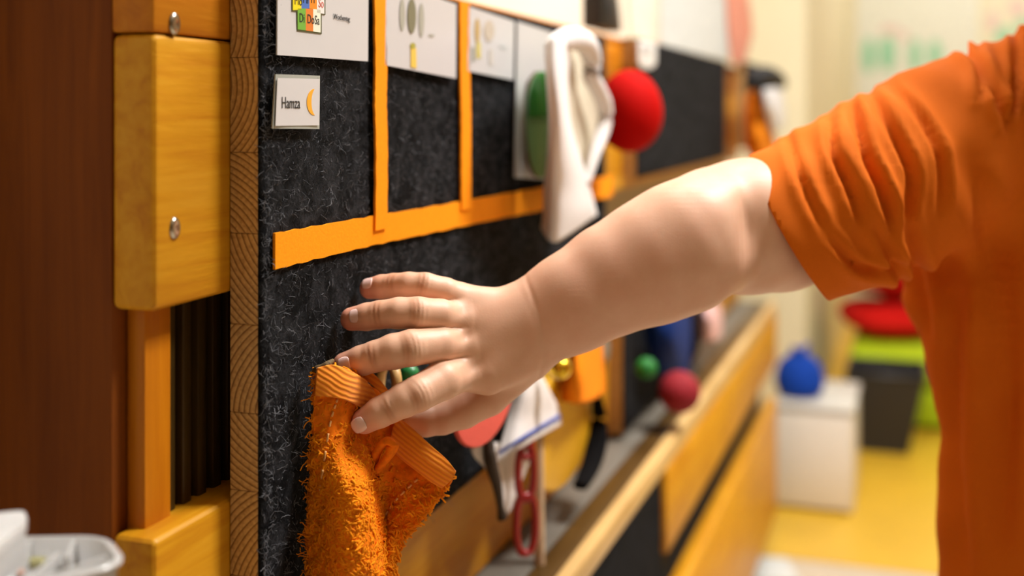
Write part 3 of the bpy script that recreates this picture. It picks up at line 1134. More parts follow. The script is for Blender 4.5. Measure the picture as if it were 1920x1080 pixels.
# yellow half disc with black strap
yel = plain('yellow_ochre_plastic', (224, 168, 24), 0.4, noise=0.06, nscale=25)
t = thing('yellow_tambourine', 'yellow curved drum body with a black strap next to the kitchen cloth', 'drum', MB @ Vector(BP(1060, 905, 0.02)))
dc = np.array(sz(1058, 795, 0.018))
ry_ = (905 - 790) / F * (F * A0 / (VPX - 1050)) / F * F
RD = (905 - 790) / F * (F * (A0 - 0.02) / (VPX - 1050))
pts = [(dc[0] + RD * 1.75 * math.cos(a), dc[1] + RD * math.sin(a)) for a in np.linspace(0, 2 * math.pi, 48, endpoint=False)]
poly_obj('drum_shell', pts, 0.003, 0.0200, yel, t, 0.003)
st = [BP(1118, 738, .030), BP(1123, 780, .028), BP(1119, 830, .028), BP(1107, 875, .028), BP(1088, 912, .028)]
tube_obj('strap', st, [0.005, 0.008, 0.011, 0.0105, 0.008], plain('black_strap', (14, 13, 14), 0.95, spec=0.1), MB, t, 12, 6, flat=0.5)
# orange pouch and gold bell
orange_cl = fabric('bright_orange_cloth', (252, 140, 12), weave=350, sheen=0.3, var=0.06)
rows = [[BP(1062, 600, .022), BP(1080, 600, .036), BP(1105, 598, .034), BP(1124, 600, .022)],
        [BP(1064, 660, .022), BP(1082, 655, .042), BP(1108, 655, .036), BP(1128, 655, .022)],
        [BP(1058, 705, .022), BP(1084, 708, .046), BP(1110, 705, .036), BP(1130, 700, .024)],
        [BP(1054, 752, .024), BP(1084, 756, .044), BP(1110, 750, .038), BP(1132, 735, .026)]]
o, _ = sheet('orange_pouch', rows, orange_cl, MB, None, 6, 6, 0.003)
tag(o, 'bright orange cloth pouch pinned above the yellow drum', 'pouch')
gold = plain('gold_metal', (232, 188, 50), 0.25, metal=0.9, noise=0.05)
c_ = BP(1050, 690, 0.052)
prof = [(0.0005 + 0.0098 * math.sin(math.pi * i / 14), -0.0098 * math.cos(math.pi * i / 14)) for i in range(15)]
t = thing('small_bell', 'small shiny gold bell hanging by the orange pouch', 'bell', MB @ Vector(c_) - Vector((0, 0, 0.01)))
lathe_obj('bell_body', prof, c_, gold, MB, t, 24)
tube_obj('bell_loop', [(c_[0], c_[1], c_[2] + 0.009), (c_[0], c_[1] + .02, c_[2] + 0.02), (c_[0], -0.001, c_[2] + 0.024)], 0.0014, plain('dark_brown_cord', (62, 48, 36), 0.8), MB, t, 8)
# grey disc hook at the board end
o = poly_obj('grey_hook', [sz(a, b, .004) for a, b in ellp(1131, 652, 7, 24)], 0.002, 0.008, plain('grey_hook_plastic', (126, 120, 112), 0.4), None, 0.0015)
tag(o, 'small grey oval hook at the lower end of the long felt board', 'hook')
# green bead glimpsed between the fingers
c_ = BP(768, 700, 0.010)
prof = [(0.0005 + 0.0060 * math.sin(math.pi * i / 12), -0.006 * math.cos(math.pi * i / 12)) for i in range(13)]
o = lathe_obj('green_bead', prof, c_, plain('green_bead_paint', (34, 120, 62), 0.35), MB, None, 24)
tag(o, 'green round bead on the felt glimpsed between the fingers', 'bead')

# ------------------------------------------------------------------ things on the low and far boards
blue_cl = fabric('navy_blue_cloth', (4, 38, 100), weave=300, sheen=0.2, var=0.1)
rows = [[BP(1205, 570, .012), BP(1235, 565, .030), BP(1265, 560, .040), BP(1292, 560, .020)],
        [BP(1212, 640, .012), BP(1240, 640, .034), BP(1268, 640, .044), BP(1294, 635, .022)],
        [BP(1236, 700, .010), BP(1250, 705, .018), BP(1270, 705, .020), BP(1290, 700, .012)]]
o, _ = sheet('blue_cloth', rows, blue_cl, MB, None, 6, 6, 0.004)
tag(o, 'navy blue cloth hanging on the low felt board', 'cloth')
c_ = BP(1212, 690, 0.030)
prof = [(0.0005 + 0.0125 * math.sin(math.pi * i / 12), -0.0125 * math.cos(math.pi * i / 12)) for i in range(13)]
o = lathe_obj('green_ball', prof, c_, plain('bright_green_knob', (10, 112, 32), 0.6), MB, None, 24)
tag(o, 'small bright green ball left of the navy blue cloth', 'ball')
c_ = BP(1274, 735, 0.056)
prof = [(0.0005 + 0.026 * math.sin(math.pi * i / 14), -0.026 * math.cos(math.pi * i / 14)) for i in range(15)]
o = lathe_obj('crimson_ball', prof, c_, plain('crimson_foam', (138, 6, 24), 0.8, noise=0.06), MB, None, 28)
tag(o, 'crimson ball hanging below the navy blue cloth', 'ball')
pink = fabric('pale_pink_cloth', (222, 178, 172), weave=300, sheen=0.2)
rows = [[BP(1306, 572, .010), BP(1326, 566, .040), BP(1348, 572, .012)],
        [BP(1304, 605, .010), BP(1330, 600, .046), BP(1352, 604, .012)],
        [BP(1310, 636, .012), BP(1332, 640, .040), BP(1350, 632, .014)]]
o, _ = sheet('pink_cloth', rows, pink, MB, None, 6, 6, 0.005)
tag(o, 'pale pink crumpled cloth behind the navy blue cloth', 'cloth')
# far board: orange bag, black cap, white paper
rows = [[BP(1402, 180, .020), BP(1412, 170, .030), BP(1424, 176, .030)],
        [BP(1400, 215, .020), BP(1420, 215, .050), BP(1440, 220, .034)],
        [BP(1400, 255, .020), BP(1426, 258, .060), BP(1452, 262, .040)],
        [BP(1402, 290, .020), BP(1428, 296, .056), BP(1462, 292, .046)]]
o, _ = sheet('orange_bag', rows, fabric('amber_orange_cloth', (240, 138, 20), weave=200), MB, None, 6, 6, 0.006)
tag(o, 'amber orange cloth bag hanging on the far felt board', 'bag')
o = tube_obj('black_hat', [BP(1410, 152, .05), BP(1428, 140, .06), BP(1448, 146, .06), BP(1464, 158, .05)], [0.016, 0.024, 0.024, 0.014], plain('black_cloth', (22, 21, 23), 0.8), MB, None, 18, 5, flat=0.7)
tag(o, 'black soft hat hung on top of the far felt board', 'hat')
rows = [[BP(1432, 168, .070), BP(1448, 165, .076), BP(1466, 170, .066)],
        [BP(1436, 205, .070), BP(1452, 205, .080), BP(1470, 208, .066)],
        [BP(1446, 244, .068), BP(1458, 245, .074), BP(1470, 240, .066)]]
o, _ = sheet('white_napkin', rows, plain('white_napkin_cloth', (228, 226, 228), 0.8), MB, None, 5, 5, 0.004)
tag(o, 'white napkin hanging beside the amber orange bag', 'napkin')

# ------------------------------------------------------------------ on the cover's top: papers and a black strap
def leaning(name, label, cat, corners, n, mat, th=0.002):
    o = poly_obj(name, [sz(a, b, n) for a, b in corners], n - th, n, mat, None, 0.0)
    return tag(o, label, cat)


Zc = 0.0945
leaning('white_paper', 'large white paper sheet standing on the second felt board', 'paper', ((1243, -90), (1372, -70), (1364, 112), (1240, 84)), -0.004, plain('white_paper', (206, 208, 204), 0.7))
leaning('cream_paper', 'cream paper card standing left of the large white sheet', 'paper', ((1168, -90), (1228, -80), (1224, 80), (1184, 72)), -0.012, plain('cream_paper', (226, 222, 204), 0.7))
leaning('pink_paper', 'pale pink paper figure standing beside the large white sheet', 'paper', ((1360, -60), (1392, -60), (1408, 20), (1412, 60), (1398, 116), (1372, 118), (1366, 60)), -0.0005, plain('pink_paper', (226, 146, 122), 0.7))
t = thing('speaker', 'black wedge shaped speaker box on the radiator cover above the board', 'speaker', MB @ Vector(BP(1135, 62, -0.045)))
pp = [sz(a, b, -0.03) for a, b in ((1128, -80), (1150, -80), (1164, 30), (1166, 60), (1128, 50))]
zb = 0.0945
pp = [(a, max(b, zb)) for a, b in pp]
poly_obj('speaker_case', pp, -0.055, -0.030, plain('black_plastic', (16, 16, 17), 0.5), t, 0.003)
c_ = ((pp[0][0] + pp[1][0]) / 2 + 0.01, zb + 0.035)
poly_obj('speaker_grille', [(c_[0] + 0.016 * math.cos(a), c_[1] + 0.016 * math.sin(a)) for a in np.linspace(0, 2 * math.pi, 24, endpoint=False)], -0.030, -0.0285, plain('dark_grey_mesh', (34, 34, 36), 0.6), t, 0.0005)

# ================================================================== BACK OF THE ROOM
def G(px, py):
    """pixel of a point on the floor -> world x, y"""
    Y = HC * F / (py - HZ)
    return (px - 960) / F * Y, Y


def rbox(name, x0, x1, y0, y1, z0, z1, mat, parent=None, bev=0.004, seg=3):
    return wbox_obj(name, x0, x1, y0, y1, z0, z1, mat, parent, bev, seg=seg)


def X(px, Y):
    return (px - 960) / F * Y


def Zp(py, Y):
    return HC + (HZ - py) / F * Y


# low white cabinet on the yellow floor, set square to the wall
def sn(px, Y):
    a = (VPX - px) * Y / F
    n = (A0 - a) * CT
    return (Y - Y0 + n * ST) / CT, n


wm = plain('white_lacquer', (226, 218, 206), 0.4, noise=0.02)
Yw = 2.62
s_w, n_w1 = sn(1600, Yw)
n_w0 = 0.031
zw = (HZ - 765) / F * Yw
t = thing('white_cabinet', 'low white cabinet box standing on the yellow floor', 'cabinet', MB @ Vector((s_w + 0.12, -(n_w0 + n_w1) / 2, ZF + 0.002)))
bbox_obj('body', s_w, s_w + 0.26, n_w0, n_w1, ZF + 0.002, zw - 0.0125, wm, t, 0.004)
bbox_obj('front_panel', s_w - 0.012, s_w - 0.0005, n_w0 + 0.003, n_w1 - 0.003, ZF + 0.012, zw - 0.018, wm, t, 0.003)
bbox_obj('top', s_w - 0.014, s_w + 0.264, n_w0 - 0.004, n_w1 + 0.004, zw - 0.012, zw, plain('grey_white_lacquer', (206, 202, 194), 0.35), t, 0.003)
bl = fabric('royal_blue_cloth', (16, 62, 158), weave=120, sheen=0.2, var=0.12)
Yb = 2.74
r_ = 0.058
cz = HC + zw
t = thing('blue_bag', 'royal blue round cloth bag lying on the white cabinet', 'bag', (X(1499, Yb), Yb, cz))
prof = [(0.03, 0.0), (0.048, 0.006), (0.057, 0.025), (0.055, 0.05), (0.047, 0.074), (0.03, 0.09), (0.016, 0.098), (0.013, 0.104)]
bo = lathe_obj('bag_body', prof, (X(1499, Yb), Yb, cz + 0.0005), bl, MI, t, 28)
tube_obj('tie', [(X(1499, Yb) - 0.018, Yb, cz + 0.108), (X(1499, Yb), Yb - 0.012, cz + 0.104), (X(1499, Yb) + 0.02, Yb, cz + 0.116)], [0.007, 0.009, 0.006], bl, MI, t, 10)
# black tapered bin
Yk = 3.04
bk = plain('black_bin_plastic', (34, 33, 35), 0.45, noise=0.05)
t = thing('black_bin', 'black tapered bin standing on the yellow floor in front of the lime bench', 'bin', (X(1660, Yk), Yk + 0.1, 0.002))
s_k, n_k1 = sn(1735, Yk)
n_k0 = sn(1584, Yk)[1]
zk = (HZ - 712) / F * Yk
zl_ = ZF + 0.002
bm = bmesh.new()
v = [bm.verts.new(q) for q in ((s_k + .02, -n_k0 - .018, zl_), (s_k + .02, -n_k1 + .042, zl_), (s_k + .18, -n_k1 + .042, zl_), (s_k + .18, -n_k0 - .018, zl_),
                               (s_k, -n_k0, zk), (s_k, -n_k1, zk), (s_k + .21, -n_k1, zk), (s_k + .21, -n_k0, zk))]
bm.faces.new(v[0:4][::-1])
for i in range(4):
    bm.faces.new((v[i], v[(i + 1) % 4], v[4 + (i + 1) % 4], v[4 + i]))
o = bm_obj('bin_body', bm, bk, MB, t, smooth=False)
sd = o.modifiers.new('thickness', 'SOLIDIFY')
sd.thickness = 0.006
sd.offset = -1
V, Fc = tube_geo([(s_k, -n_k0, zk), (s_k, -n_k1, zk), (s_k + .21, -n_k1, zk), (s_k + .21, -n_k0, zk)], 0.006, 8, closed=True)
bm_fix('bin_rim', V, Fc, bk, MB, t)
# lime bench with red cushions
lime = fabric('lime_green_upholstery', (168, 190, 22), weave=90, sheen=0.15, var=0.05)
redc = fabric('red_cushion_cloth', (206, 20, 14), weave=90, sheen=0.15, var=0.08)
redd = fabric('dark_red_cushion_cloth', (176, 8, 10), weave=90, sheen=0.15, var=0.08)
Yl = 3.36
t = thing('lime_bench', 'lime green upholstered low bench under the red cushions', 'bench', (X(1700, Yl), Yl + 0.3, 0.002))
zl = 0.215
s_l, n_l = sn(1592, Yl)
zlr = ZF + zl
bbox_obj('seat_block', s_l, s_l + 0.62, n_l, n_l + 0.72, ZF + 0.012, ZF + zl * 0.55, lime, t, 0.02, seg=3)
bbox_obj('seat_pad', s_l - 0.008, s_l + 0.62, n_l - 0.004, n_l + 0.724, ZF + zl * 0.55 + 0.001, zlr, lime, t, 0.03, seg=3)
for dn_ in (0.03, 0.64):
    bbox_obj('foot', s_l + 0.03, s_l + 0.08, n_l + dn_, n_l + dn_ + 0.05, ZF + 0.002, ZF + 0.012, bk, t, 0.001)


def cushion(name, label, c, hx, hy, hz, mat):
    V, Fc = [], []
    nu, nv = 36, 18
    for i in range(nv + 1):
        th = math.pi * i / nv
        for k in range(nu):
            ph = 2 * math.pi * k / nu
            cx, sx = math.cos(ph), math.sin(ph)
            e = 0.62
            rx = math.copysign(abs(cx) ** e, cx)
            ry = math.copysign(abs(sx) ** e, sx)
            st_ = math.sin(th) ** 0.8 if 0 < i < nv else 0
            zz = math.cos(th)
            V.append((c[0] + hx * rx * st_, c[1] + hy * ry * st_, c[2] + hz + hz * zz * (1 + 0.05 * math.sin(3 * ph))))
    for i in range(nv):
        for k in range(nu):
            Fc.append((i * nu + k, (i + 1) * nu + k, (i + 1) * nu + (k + 1) % nu, i * nu + (k + 1) % nu))
    bm = bmesh.new()
    bm.from_mesh(py_mesh('t', V, Fc))
    bmesh.ops.remove_doubles(bm, verts=bm.verts, dist=1e-5)
    return tag(bm_obj(name, bm, mat), label, 'cushion', 'red cushions on the lime bench')


cushion('seat_cushion', 'flat bright red cushion lying directly on the lime bench', (X(1662, 3.62), 3.62, zl + 0.004), 0.13, 0.17, 0.052, redc)
cushion('seat_cushion', 'plump dark red cushion stacked on the flat bright red one', (X(1668, 3.64), 3.64, zl + 0.117), 0.15, 0.17, 0.075, redd)
# white sheet lying on the floor
xa, ya = G(1395, 1048)
xb, yb = G(1500, 1090)
t = rbox('floor_paper', xa, xb, yb, ya, 0.0003, 0.0035, plain('white_paper', (206, 208, 204), 0.7), None, 0.0008)
tag(t, 'white paper lying on the grey floor before the cabinet', 'paper')

# posters on the back wall (built on the wall plane)
def wallpix(px, py, n_off=0.0):
    """pixel ray meets the back wall plane (perpendicular to the board direction)"""
    d = Vector(((px - 960) / F, 1.0, (HZ - py) / F))
    axis_ = Vector((ST, CT, 0))
    p0 = MB @ Vector((S_END - n_off, 0, 0))
    k = (p0 - Vector((0, 0, HC))).dot(axis_) / d.dot(axis_)
    w = Vector((0, 0, HC)) + d * k
    return MB.inverted() @ w


def wall_poly(name, pix, off, mat, parent=None, th=0.003):
    q = [wallpix(a, b, off) for a, b in pix]
    bm = bmesh.new()
    a = [bm.verts.new(v) for v in q]
    b = [bm.verts.new(v + Vector((th, 0, 0))) for v in q]
    k = len(a)
    bm.faces.new(a)
    bm.faces.new(b[::-1])
    for i in range(k):
        bm.faces.new((a[i], b[i], b[(i + 1) % k], a[(i + 1) % k]))
    return bm_obj(name, bm, mat, MB, parent, smooth=False)


t = thing('wall_poster', 'white poster with pale green figures on the back wall', 'poster', MB @ wallpix(1700, 185, 0.004))
wall_poly('poster_sheet', ((1606, -40), (1835, -40), (1835, 184), (1606, 184)), 0.004, plain('poster_white', (226, 226, 214), 0.6), t)
pg = plain('poster_green', (150, 206, 172), 0.6)
pk = plain('poster_pink', (226, 196, 190), 0.6)
for a, b, c, d, m in ((1616, 70, 1642, 138, pg), (1648, 66, 1680, 134, pg), (1704, 72, 1728, 136, pg), (1690, 58, 1704, 80, pk), (1740, 74, 1766, 132, pg), (1650, 48, 1690, 64, pk)):
    wall_poly('printed_figure', ellp((a + c) / 2, (b + d) / 2, (c - a) / 2, (d - b) / 2, 16), 0.0052, m, t, 0.001)
t = thing('wall_poster', 'colourful leaf poster high on the back wall behind the shoulder', 'poster', MB @ wallpix(1890, 100, 0.004))
wall_poly('poster_sheet', ((1842, -60), (2000, -60), (2000, 110), (1842, 110)), 0.004, plain('poster_cream', (228, 222, 196), 0.6), t)
for a, b, c, d, m in ((1850, 20, 1872, 60, pk), (1866, 50, 1900, 90, pg), (1890, 0, 1925, 30, pk), (1905, 34, 1930, 60, pg)):
    wall_poly('printed_leaf', ellp((a + c) / 2, (b + d) / 2, (c - a) / 2, (d - b) / 2, 16), 0.0052, m, t, 0.001)

# ================================================================== CLEAR PLASTIC SORTING BOXES (lower left)
clear = plain('milky_clear_plastic', (222, 220, 218), 0.18, noise=0.02, trans=0.35, sss=0.1)
table_m = wood('small_table_wood', (120, 70, 24), (140, 84, 30), (156, 98, 40), axis='y')


def T(px, py, h):
    Y = h * F / (py - HZ)
    return ((px - 960) / F * Y, Y)


def round_poly(pts, r=0.012, k=8):
    out = []
    n = len(pts)
    for i in range(n):
        p, a, b = Vector(pts[i]), Vector(pts[i - 1]), Vector(pts[(i + 1) % n])
        u, v = (a - p).normalized(), (b - p).normalized()
        rr = r[i] if hasattr(r, '__len__') else r
        p1, p2 = p + u * rr, p + v * rr
        for q in range(k + 1):
            w = q / k
            out.append((p1 * (1 - w) ** 2 + p * 2 * w * (1 - w) + p2 * w * w))
    return out


def tray(name, outline, zt, depth, wall, mat, parent):
    """open tray: walls and floor from an outline, solid thickness"""
    c = sum(outline, Vector((0, 0))) / len(outline)
    inn = []
    n = len(outline)
    for i in range(n):
        d = (outline[(i + 1) % n] - outline[i - 1]).normalized()
        nr = Vector((-d.y, d.x))
        if nr.dot(c - outline[i]) < 0:
            nr = -nr
        inn.append(outline[i] + nr * wall)
    lip = [outline[i] + (outline[i] - inn[i]).normalized() * 0.0022 for i in range(n)]
    lv = [(lip, zt - 0.0022), (lip, zt - 0.0006), (outline, zt), (inn, zt), (inn, zt - depth + wall)]
    V, Fc = [], []
    base = [(p, zt - depth) for p in outline]
    V += [(p.x, p.y, zt - depth) for p in outline]
    V += [(p.x, p.y, zt - 0.0024) for p in outline]
    for ring, z in lv:
        V += [(p.x, p.y, z) for p in ring]
    for l in range(6):
        for i in range(n):
            a, b = l * n + i, l * n + (i + 1) % n
            Fc.append((a, b, b + n, a + n))
    Fc.append(tuple(range(n))[::-1])
    Fc.append(tuple(6 * n + i for i in range(n)))
    return bm_fix(name, V, Fc, mat, MI, parent)


HT = 0.186
zt = HC - HT
oc = [Vector(T(55, 1006, HT)), Vector(T(192, 1004, HT)), Vector(T(230, 1052, HT)), Vector(T(40, 1100, HT)), Vector(T(-260, 1100, HT)), Vector(T(-230, 1010, HT))]
ol = round_poly(oc, [0.006, 0.011, 0.011, 0.006, 0.006, 0.006])
t = thing('sorting_tray', 'milky clear plastic sorting tray with rounded corner and compartments', 'tray', (sum(v.x for v in oc) / 6, sum(v.y for v in oc) / 6, zt - 0.014))
tray('tray_body', ol, zt, 0.014, 0.0016, clear, t)


def divider(a, b):
    p, q = Vector(T(*a, HT)), Vector(T(*b, HT))
    d = (q - p).normalized()
    nr = Vector((-d.y, d.x)) * 0.0009
    bm = bmesh.new()
    lo, hi = zt - 0.012, zt - 0.001
    v = [bm.verts.new((w.x, w.y, z)) for z in (lo, hi) for w in (p + nr, q + nr, q - nr, p - nr)]
    for f in ((3, 2, 1, 0), (4, 5, 6, 7), (0, 1, 5, 4), (1, 2, 6, 5), (2, 3, 7, 6), (3, 0, 4, 7)):
        bm.faces.new([v[i] for i in f])
    bm_obj('divider', bm, clear, MI, t, smooth=False)


for a, b in (((58, 1008), (-20, 1070)), ((110, 1030), (45, 1088)), ((140, 1004), (125, 1040)), ((200, 1038), (60, 1086))):
    divider(a, b)
for (a, b, w, h, m, lb, ct) in ((66, 1050, .010, .004, plain('pale_yellow_bits', (214, 208, 150), 0.5), 'pale yellow piece lying in the sorting tray', 'piece'),
                                (105, 1021, .012, .003, plain('grey_violet_bits', (150, 144, 150), 0.5), 'grey flat piece in the sorting tray back compartment', 'piece'),
                                (40, 1024, .006, .003, plain('slate_bits', (120, 118, 124), 0.5), 'small slate coloured piece beside the tray divider', 'piece'),
                                (28, 1072, .007, .003, plain('brown_pink_bits', (176, 138, 120), 0.5), 'brownish pink piece in the sorting tray front compartment', 'piece')):
    p = T(a, b, HT + 0.01)
    o = rbox('sorting_piece', p[0] - w / 2, p[0] + w / 2, p[1] - w * .4, p[1] + w * .4, zt - 0.0122, zt - 0.0122 + h, m, None, 0.0012)
    tag(o, lb, ct, 'pieces in the sorting tray')
# second box stacked on the tray's left end
HT2 = 0.170
zt2 = HC - HT2
oc2 = [Vector(T(-160, 978, HT2)), Vector(T(44, 957, HT2)), Vector(T(50, 978, HT2)), Vector(T(-30, 1040, HT2)), Vector(T(-200, 1040, HT2))]
ol2 = round_poly(oc2, [0.004, 0.004, 0.004, 0.006, 0.006], 6)
t2 = thing('plastic_box', 'clear plastic box with lid resting on the sorting tray', 'box', (sum(v.x for v in oc2) / 5, sum(v.y for v in oc2) / 5, zt + 0.0002))
bm = bmesh.new()
lo_, hi_ = zt + 0.0004, zt2 - 0.004
va = [bm.verts.new((p.x, p.y, lo_)) for p in ol2]
vb = [bm.verts.new((p.x, p.y, hi_)) for p in ol2]
bm.faces.new(va[::-1])
bm.faces.new(vb)
for i in range(len(va)):
    j = (i + 1) % len(va)
    bm.faces.new((va[i], va[j], vb[j], vb[i]))
wn(bm_obj('box_body', bm, clear, MI, t2), 0.6)
bm = bmesh.new()
cen = sum(ol2, Vector((0, 0))) / len(ol2)
va = [bm.verts.new((p.x + (p.x - cen.x) * .02, p.y + (p.y - cen.y) * .02, hi_ + 0.0003)) for p in ol2]
vb = [bm.verts.new((p.x + (p.x - cen.x) * .02, p.y + (p.y - cen.y) * .02, zt2)) for p in ol2]
bm.faces.new(va[::-1])
bm.faces.new(vb)
for i in range(len(va)):
    j = (i + 1) % len(va)
    bm.faces.new((va[i], va[j], vb[j], vb[i]))
wn(bm_obj('lid', bm, plain('white_clear_plastic', (232, 230, 228), 0.2, trans=0.2, sss=0.1), MI, t2), 0.6)
# small table carrying them
tx0, tx1, ty0, ty1 = X(-280, .47), X(110, .47), 0.30, 0.478
t = thing('side_table', 'small brown wooden side table under the sorting tray', 'table', ((tx0 + tx1) / 2, (ty0 + ty1) / 2, 0))
rbox('table_top', tx0, tx1, ty0, ty1, zt - 0.034, zt - 0.0142, table_m, t, 0.002)
for lx in (tx0 + 0.015, tx1 - 0.015):
    for ly in (ty0 + 0.015, ty1 - 0.015):
        rbox('leg', lx - 0.011, lx + 0.011, ly - 0.011, ly + 0.011, 0.0, zt - 0.0343, table_m, t, 0.002)

# ================================================================== ORANGE TERRY TOWEL
towel_m = fabric('orange_terry', (240, 122, 6), weave=260, sheen=0.5, var=0.18, bump=0.5)
loop_m = fabric('orange_terry_loops', (252, 144, 10), weave=200, sheen=0.5, var=0.22, bump=0.2)
tw = thing('terry_towel', 'orange terry towel with ribbed hem pinned to the felt under the fingers', 'towel', P(660, 1090, 0.70))
CTRL = [[(592, 694, .677), (612, 685, .680), (640, 690, .684), (670, 702, .694), (700, 728, .706), (722, 752, .712), (738, 776, .716)],
        [(589, 740, .676), (612, 742, .677), (642, 748, .682), (672, 756, .694), (698, 768, .706), (722, 782, .714), (762, 800, .714)],
        [(587, 800, .676), (612, 800, .677), (645, 802, .684), (676, 806, .698), (700, 815, .709), (740, 825, .718), (802, 834, .714)],
        [(585, 852, .676), (610, 852, .674), (642, 852, .676), (680, 852, .686), (706, 858, .706), (750, 872, .716), (850, 884, .712)],
        [(582, 912, .676), (610, 908, .671), (645, 905, .660), (684, 905, .670), (712, 912, .712), (752, 930, .714), (826, 932, .712)],
        [(580, 970, .676), (608, 966, .670), (648, 960, .654), (690, 960, .664), (716, 968, .712), (742, 990, .710), (786, 980, .710)],
        [(579, 1030, .676), (608, 1026, .669), (650, 1020, .650), (694, 1020, .662), (718, 1026, .700), (730, 1034, .702), (742, 1036, .706)],
        [(578, 1090, .676), (608, 1090, .669), (650, 1088, .650), (694, 1090, .662), (720, 1095, .695), (732, 1098, .698), (742, 1098, .704)],
        [(576, 1170, .676), (608, 1172, .669), (650, 1174, .662), (694, 1174, .672), (722, 1174, .686), (734, 1174, .698), (744, 1174, .704)]]
rows = [[P(*c) for c in r] for r in CTRL]


def wob(Gm):
    nv, nu, _ = Gm.shape
    i = np.arange(nv)[:, None]
    j = np.arange(nu)[None, :]
    Gm = Gm.copy()
    Gm[..., 1] += 0.0008 * np.sin(i * 0.33 + 1.3 * np.sin(j * 0.21)) * np.sin(j * 0.41 + 0.8 * np.sin(i * 0.17)) + 0.0006 * np.sin(i * 0.9 + j * 0.5)
    Gm[..., 0] += 0.0005 * np.sin(i * 0.55) * (np.abs(j - nu / 2) / nu)
    return Gm


body_t, TG = sheet('cloth', rows, towel_m, MI, tw, 10, 10, 0.003, wob)
# ribbed hem strips: one along the top edge, one along the flap edge
rib = NT('orange_twill_hem')
mpn = rib.coords((1, 1, 1))
mpn.inputs['Rotation'].default_value = (0, math.radians(-35), 0)
wv = rib.n('ShaderNodeTexWave', bands_direction='Z', i_Scale=125.0, i_Distortion=1.6, i_Detail=1.0)
rib.l(mpn, 0, wv, 'Vector')
rr_ = rib.ramp([(0.2, L((240, 130, 8))), (0.7, L((255, 154, 16)))])
rib.l(wv, 'Fac', rr_, 'Fac')
rib.l(rr_, 'Color', rib.b, 'Base Color')
rib.b.inputs['Roughness'].default_value = 0.9
rib.b.inputs['Sheen Weight'].default_value = 0.3
rib.bump(wv, 'Fac', 0.5, 0.0007)
hem1 = [[(594, 690, .672), (622, 684, .676), (652, 694, .681), (684, 714, .692), (709, 746, .700)],
        [(592, 716, .671), (620, 714, .673), (650, 722, .678), (680, 738, .690), (698, 758, .699)],
        [(591, 742, .671), (618, 744, .672), (648, 750, .677), (672, 762, .689), (686, 776, .697)]]
sheet('hem', [[P(*c) for c in r] for r in hem1], rib.m, MI, tw, 8, 8, 0.0022)
hem2 = [[(742, 778, .7155), (772, 802, .711), (806, 834, .709), (838, 862, .708), (855, 884, .708)],
        [(736, 808, .711), (764, 830, .708), (796, 856, .706), (824, 880, .706), (846, 898, .708)],
        [(730, 838, .712), (756, 862, .709), (784, 884, .707), (808, 902, .707), (828, 914, .7085)]]
sheet('hem', [[P(*c) for c in r] for r in hem2], rib.m, MI, tw, 8, 8, 0.0024)
hem3 = [[(676, 690, .712), (694, 696, .712), (716, 718, .714), (737, 745, .716)],
        [(672, 708, .710), (690, 716, .710), (712, 738, .712), (730, 764, .715)]]
sheet('hem', [[P(*c) for c in r] for r in hem3], rib.m, MI, tw, 8, 6, 0.002)
# little hanging loop and the dark braid at the top corner
tube_obj('hanging_loop', [P(700, 880, .700), P(706, 850, .694), P(722, 828, .690), P(736, 832, .690), P(732, 850, .692), P(714, 872, .696), P(704, 886, .702)],
         [0.002, 0.0034, 0.004, 0.004, 0.004, 0.0034, 0.002], towel_m, MI, tw, 10, 6, flat=0.6)
tube_obj('corner_braid', [P(586, 700, .680), P(594, 692, .676), P(604, 688, .675), P(614, 683, .676), P(624, 676, .682)], [0.0012, 0.002, 0.0017, 0.002, 0.0012],
         plain('dark_braid', (96, 76, 44), 0.8, noise=0.6, nscale=900), MI, tw, 8, 6)
# white running stitches
stitch_m = plain('pale_orange_thread', (252, 186, 110), 0.7)
for line in (((600, 920), (618, 800), (634, 745)), ((712, 985), (740, 940), (786, 895))):
    q = spline([(a, b) for a, b in line], 8)
    for i in range(0, len(q) - 1, 2):
        pa, pb = q[i], q[i + 1]
        def surf(p):
            k = np.argmin(((TG[..., 0] / TG[..., 1] * F + 960 - p[0]) ** 2 + (HZ - (TG[..., 2] - HC) / TG[..., 1] * F - p[1]) ** 2).ravel())
            return TG.reshape(-1, 3)[k][1] - 0.0022
        ya, yb = surf(pa), surf(pb)
        A_, B_ = P(pa[0], pa[1], ya), P(pb[0], pb[1], yb)
        M_ = (A_ + B_) / 2
        M_.y -= 0.0006
        tube_obj('stitch', [A_, M_, B_], 0.0007, stitch_m, MI, tw, 6, 2)
# terry loops
nv, nu, _ = TG.shape
du = np.gradient(TG, axis=1)
dv = np.gradient(TG, axis=0)
NR = np.cross(du, dv)
NR /= np.linalg.norm(NR, axis=2, keepdims=True) + 1e-12
NR *= -np.sign(NR[..., 1:2] + 1e-9)
NL = 13000
fi = rng.random(NL) * (nv - 1.01)
fj = rng.random(NL) * (nu - 1.01)
i0, j0 = fi.astype(int), fj.astype(int)
a_, b_ = (fi - i0)[:, None], (fj - j0)[:, None]
bp = TG[i0, j0] * (1 - a_) * (1 - b_) + TG[i0 + 1, j0] * a_ * (1 - b_) + TG[i0, j0 + 1] * (1 - a_) * b_ + TG[i0 + 1, j0 + 1] * a_ * b_
bn = NR[i0, j0]
bqx = bp[:, 0] / bp[:, 1] * F + 960
bqy = HZ - (bp[:, 2] - HC) / bp[:, 1] * F
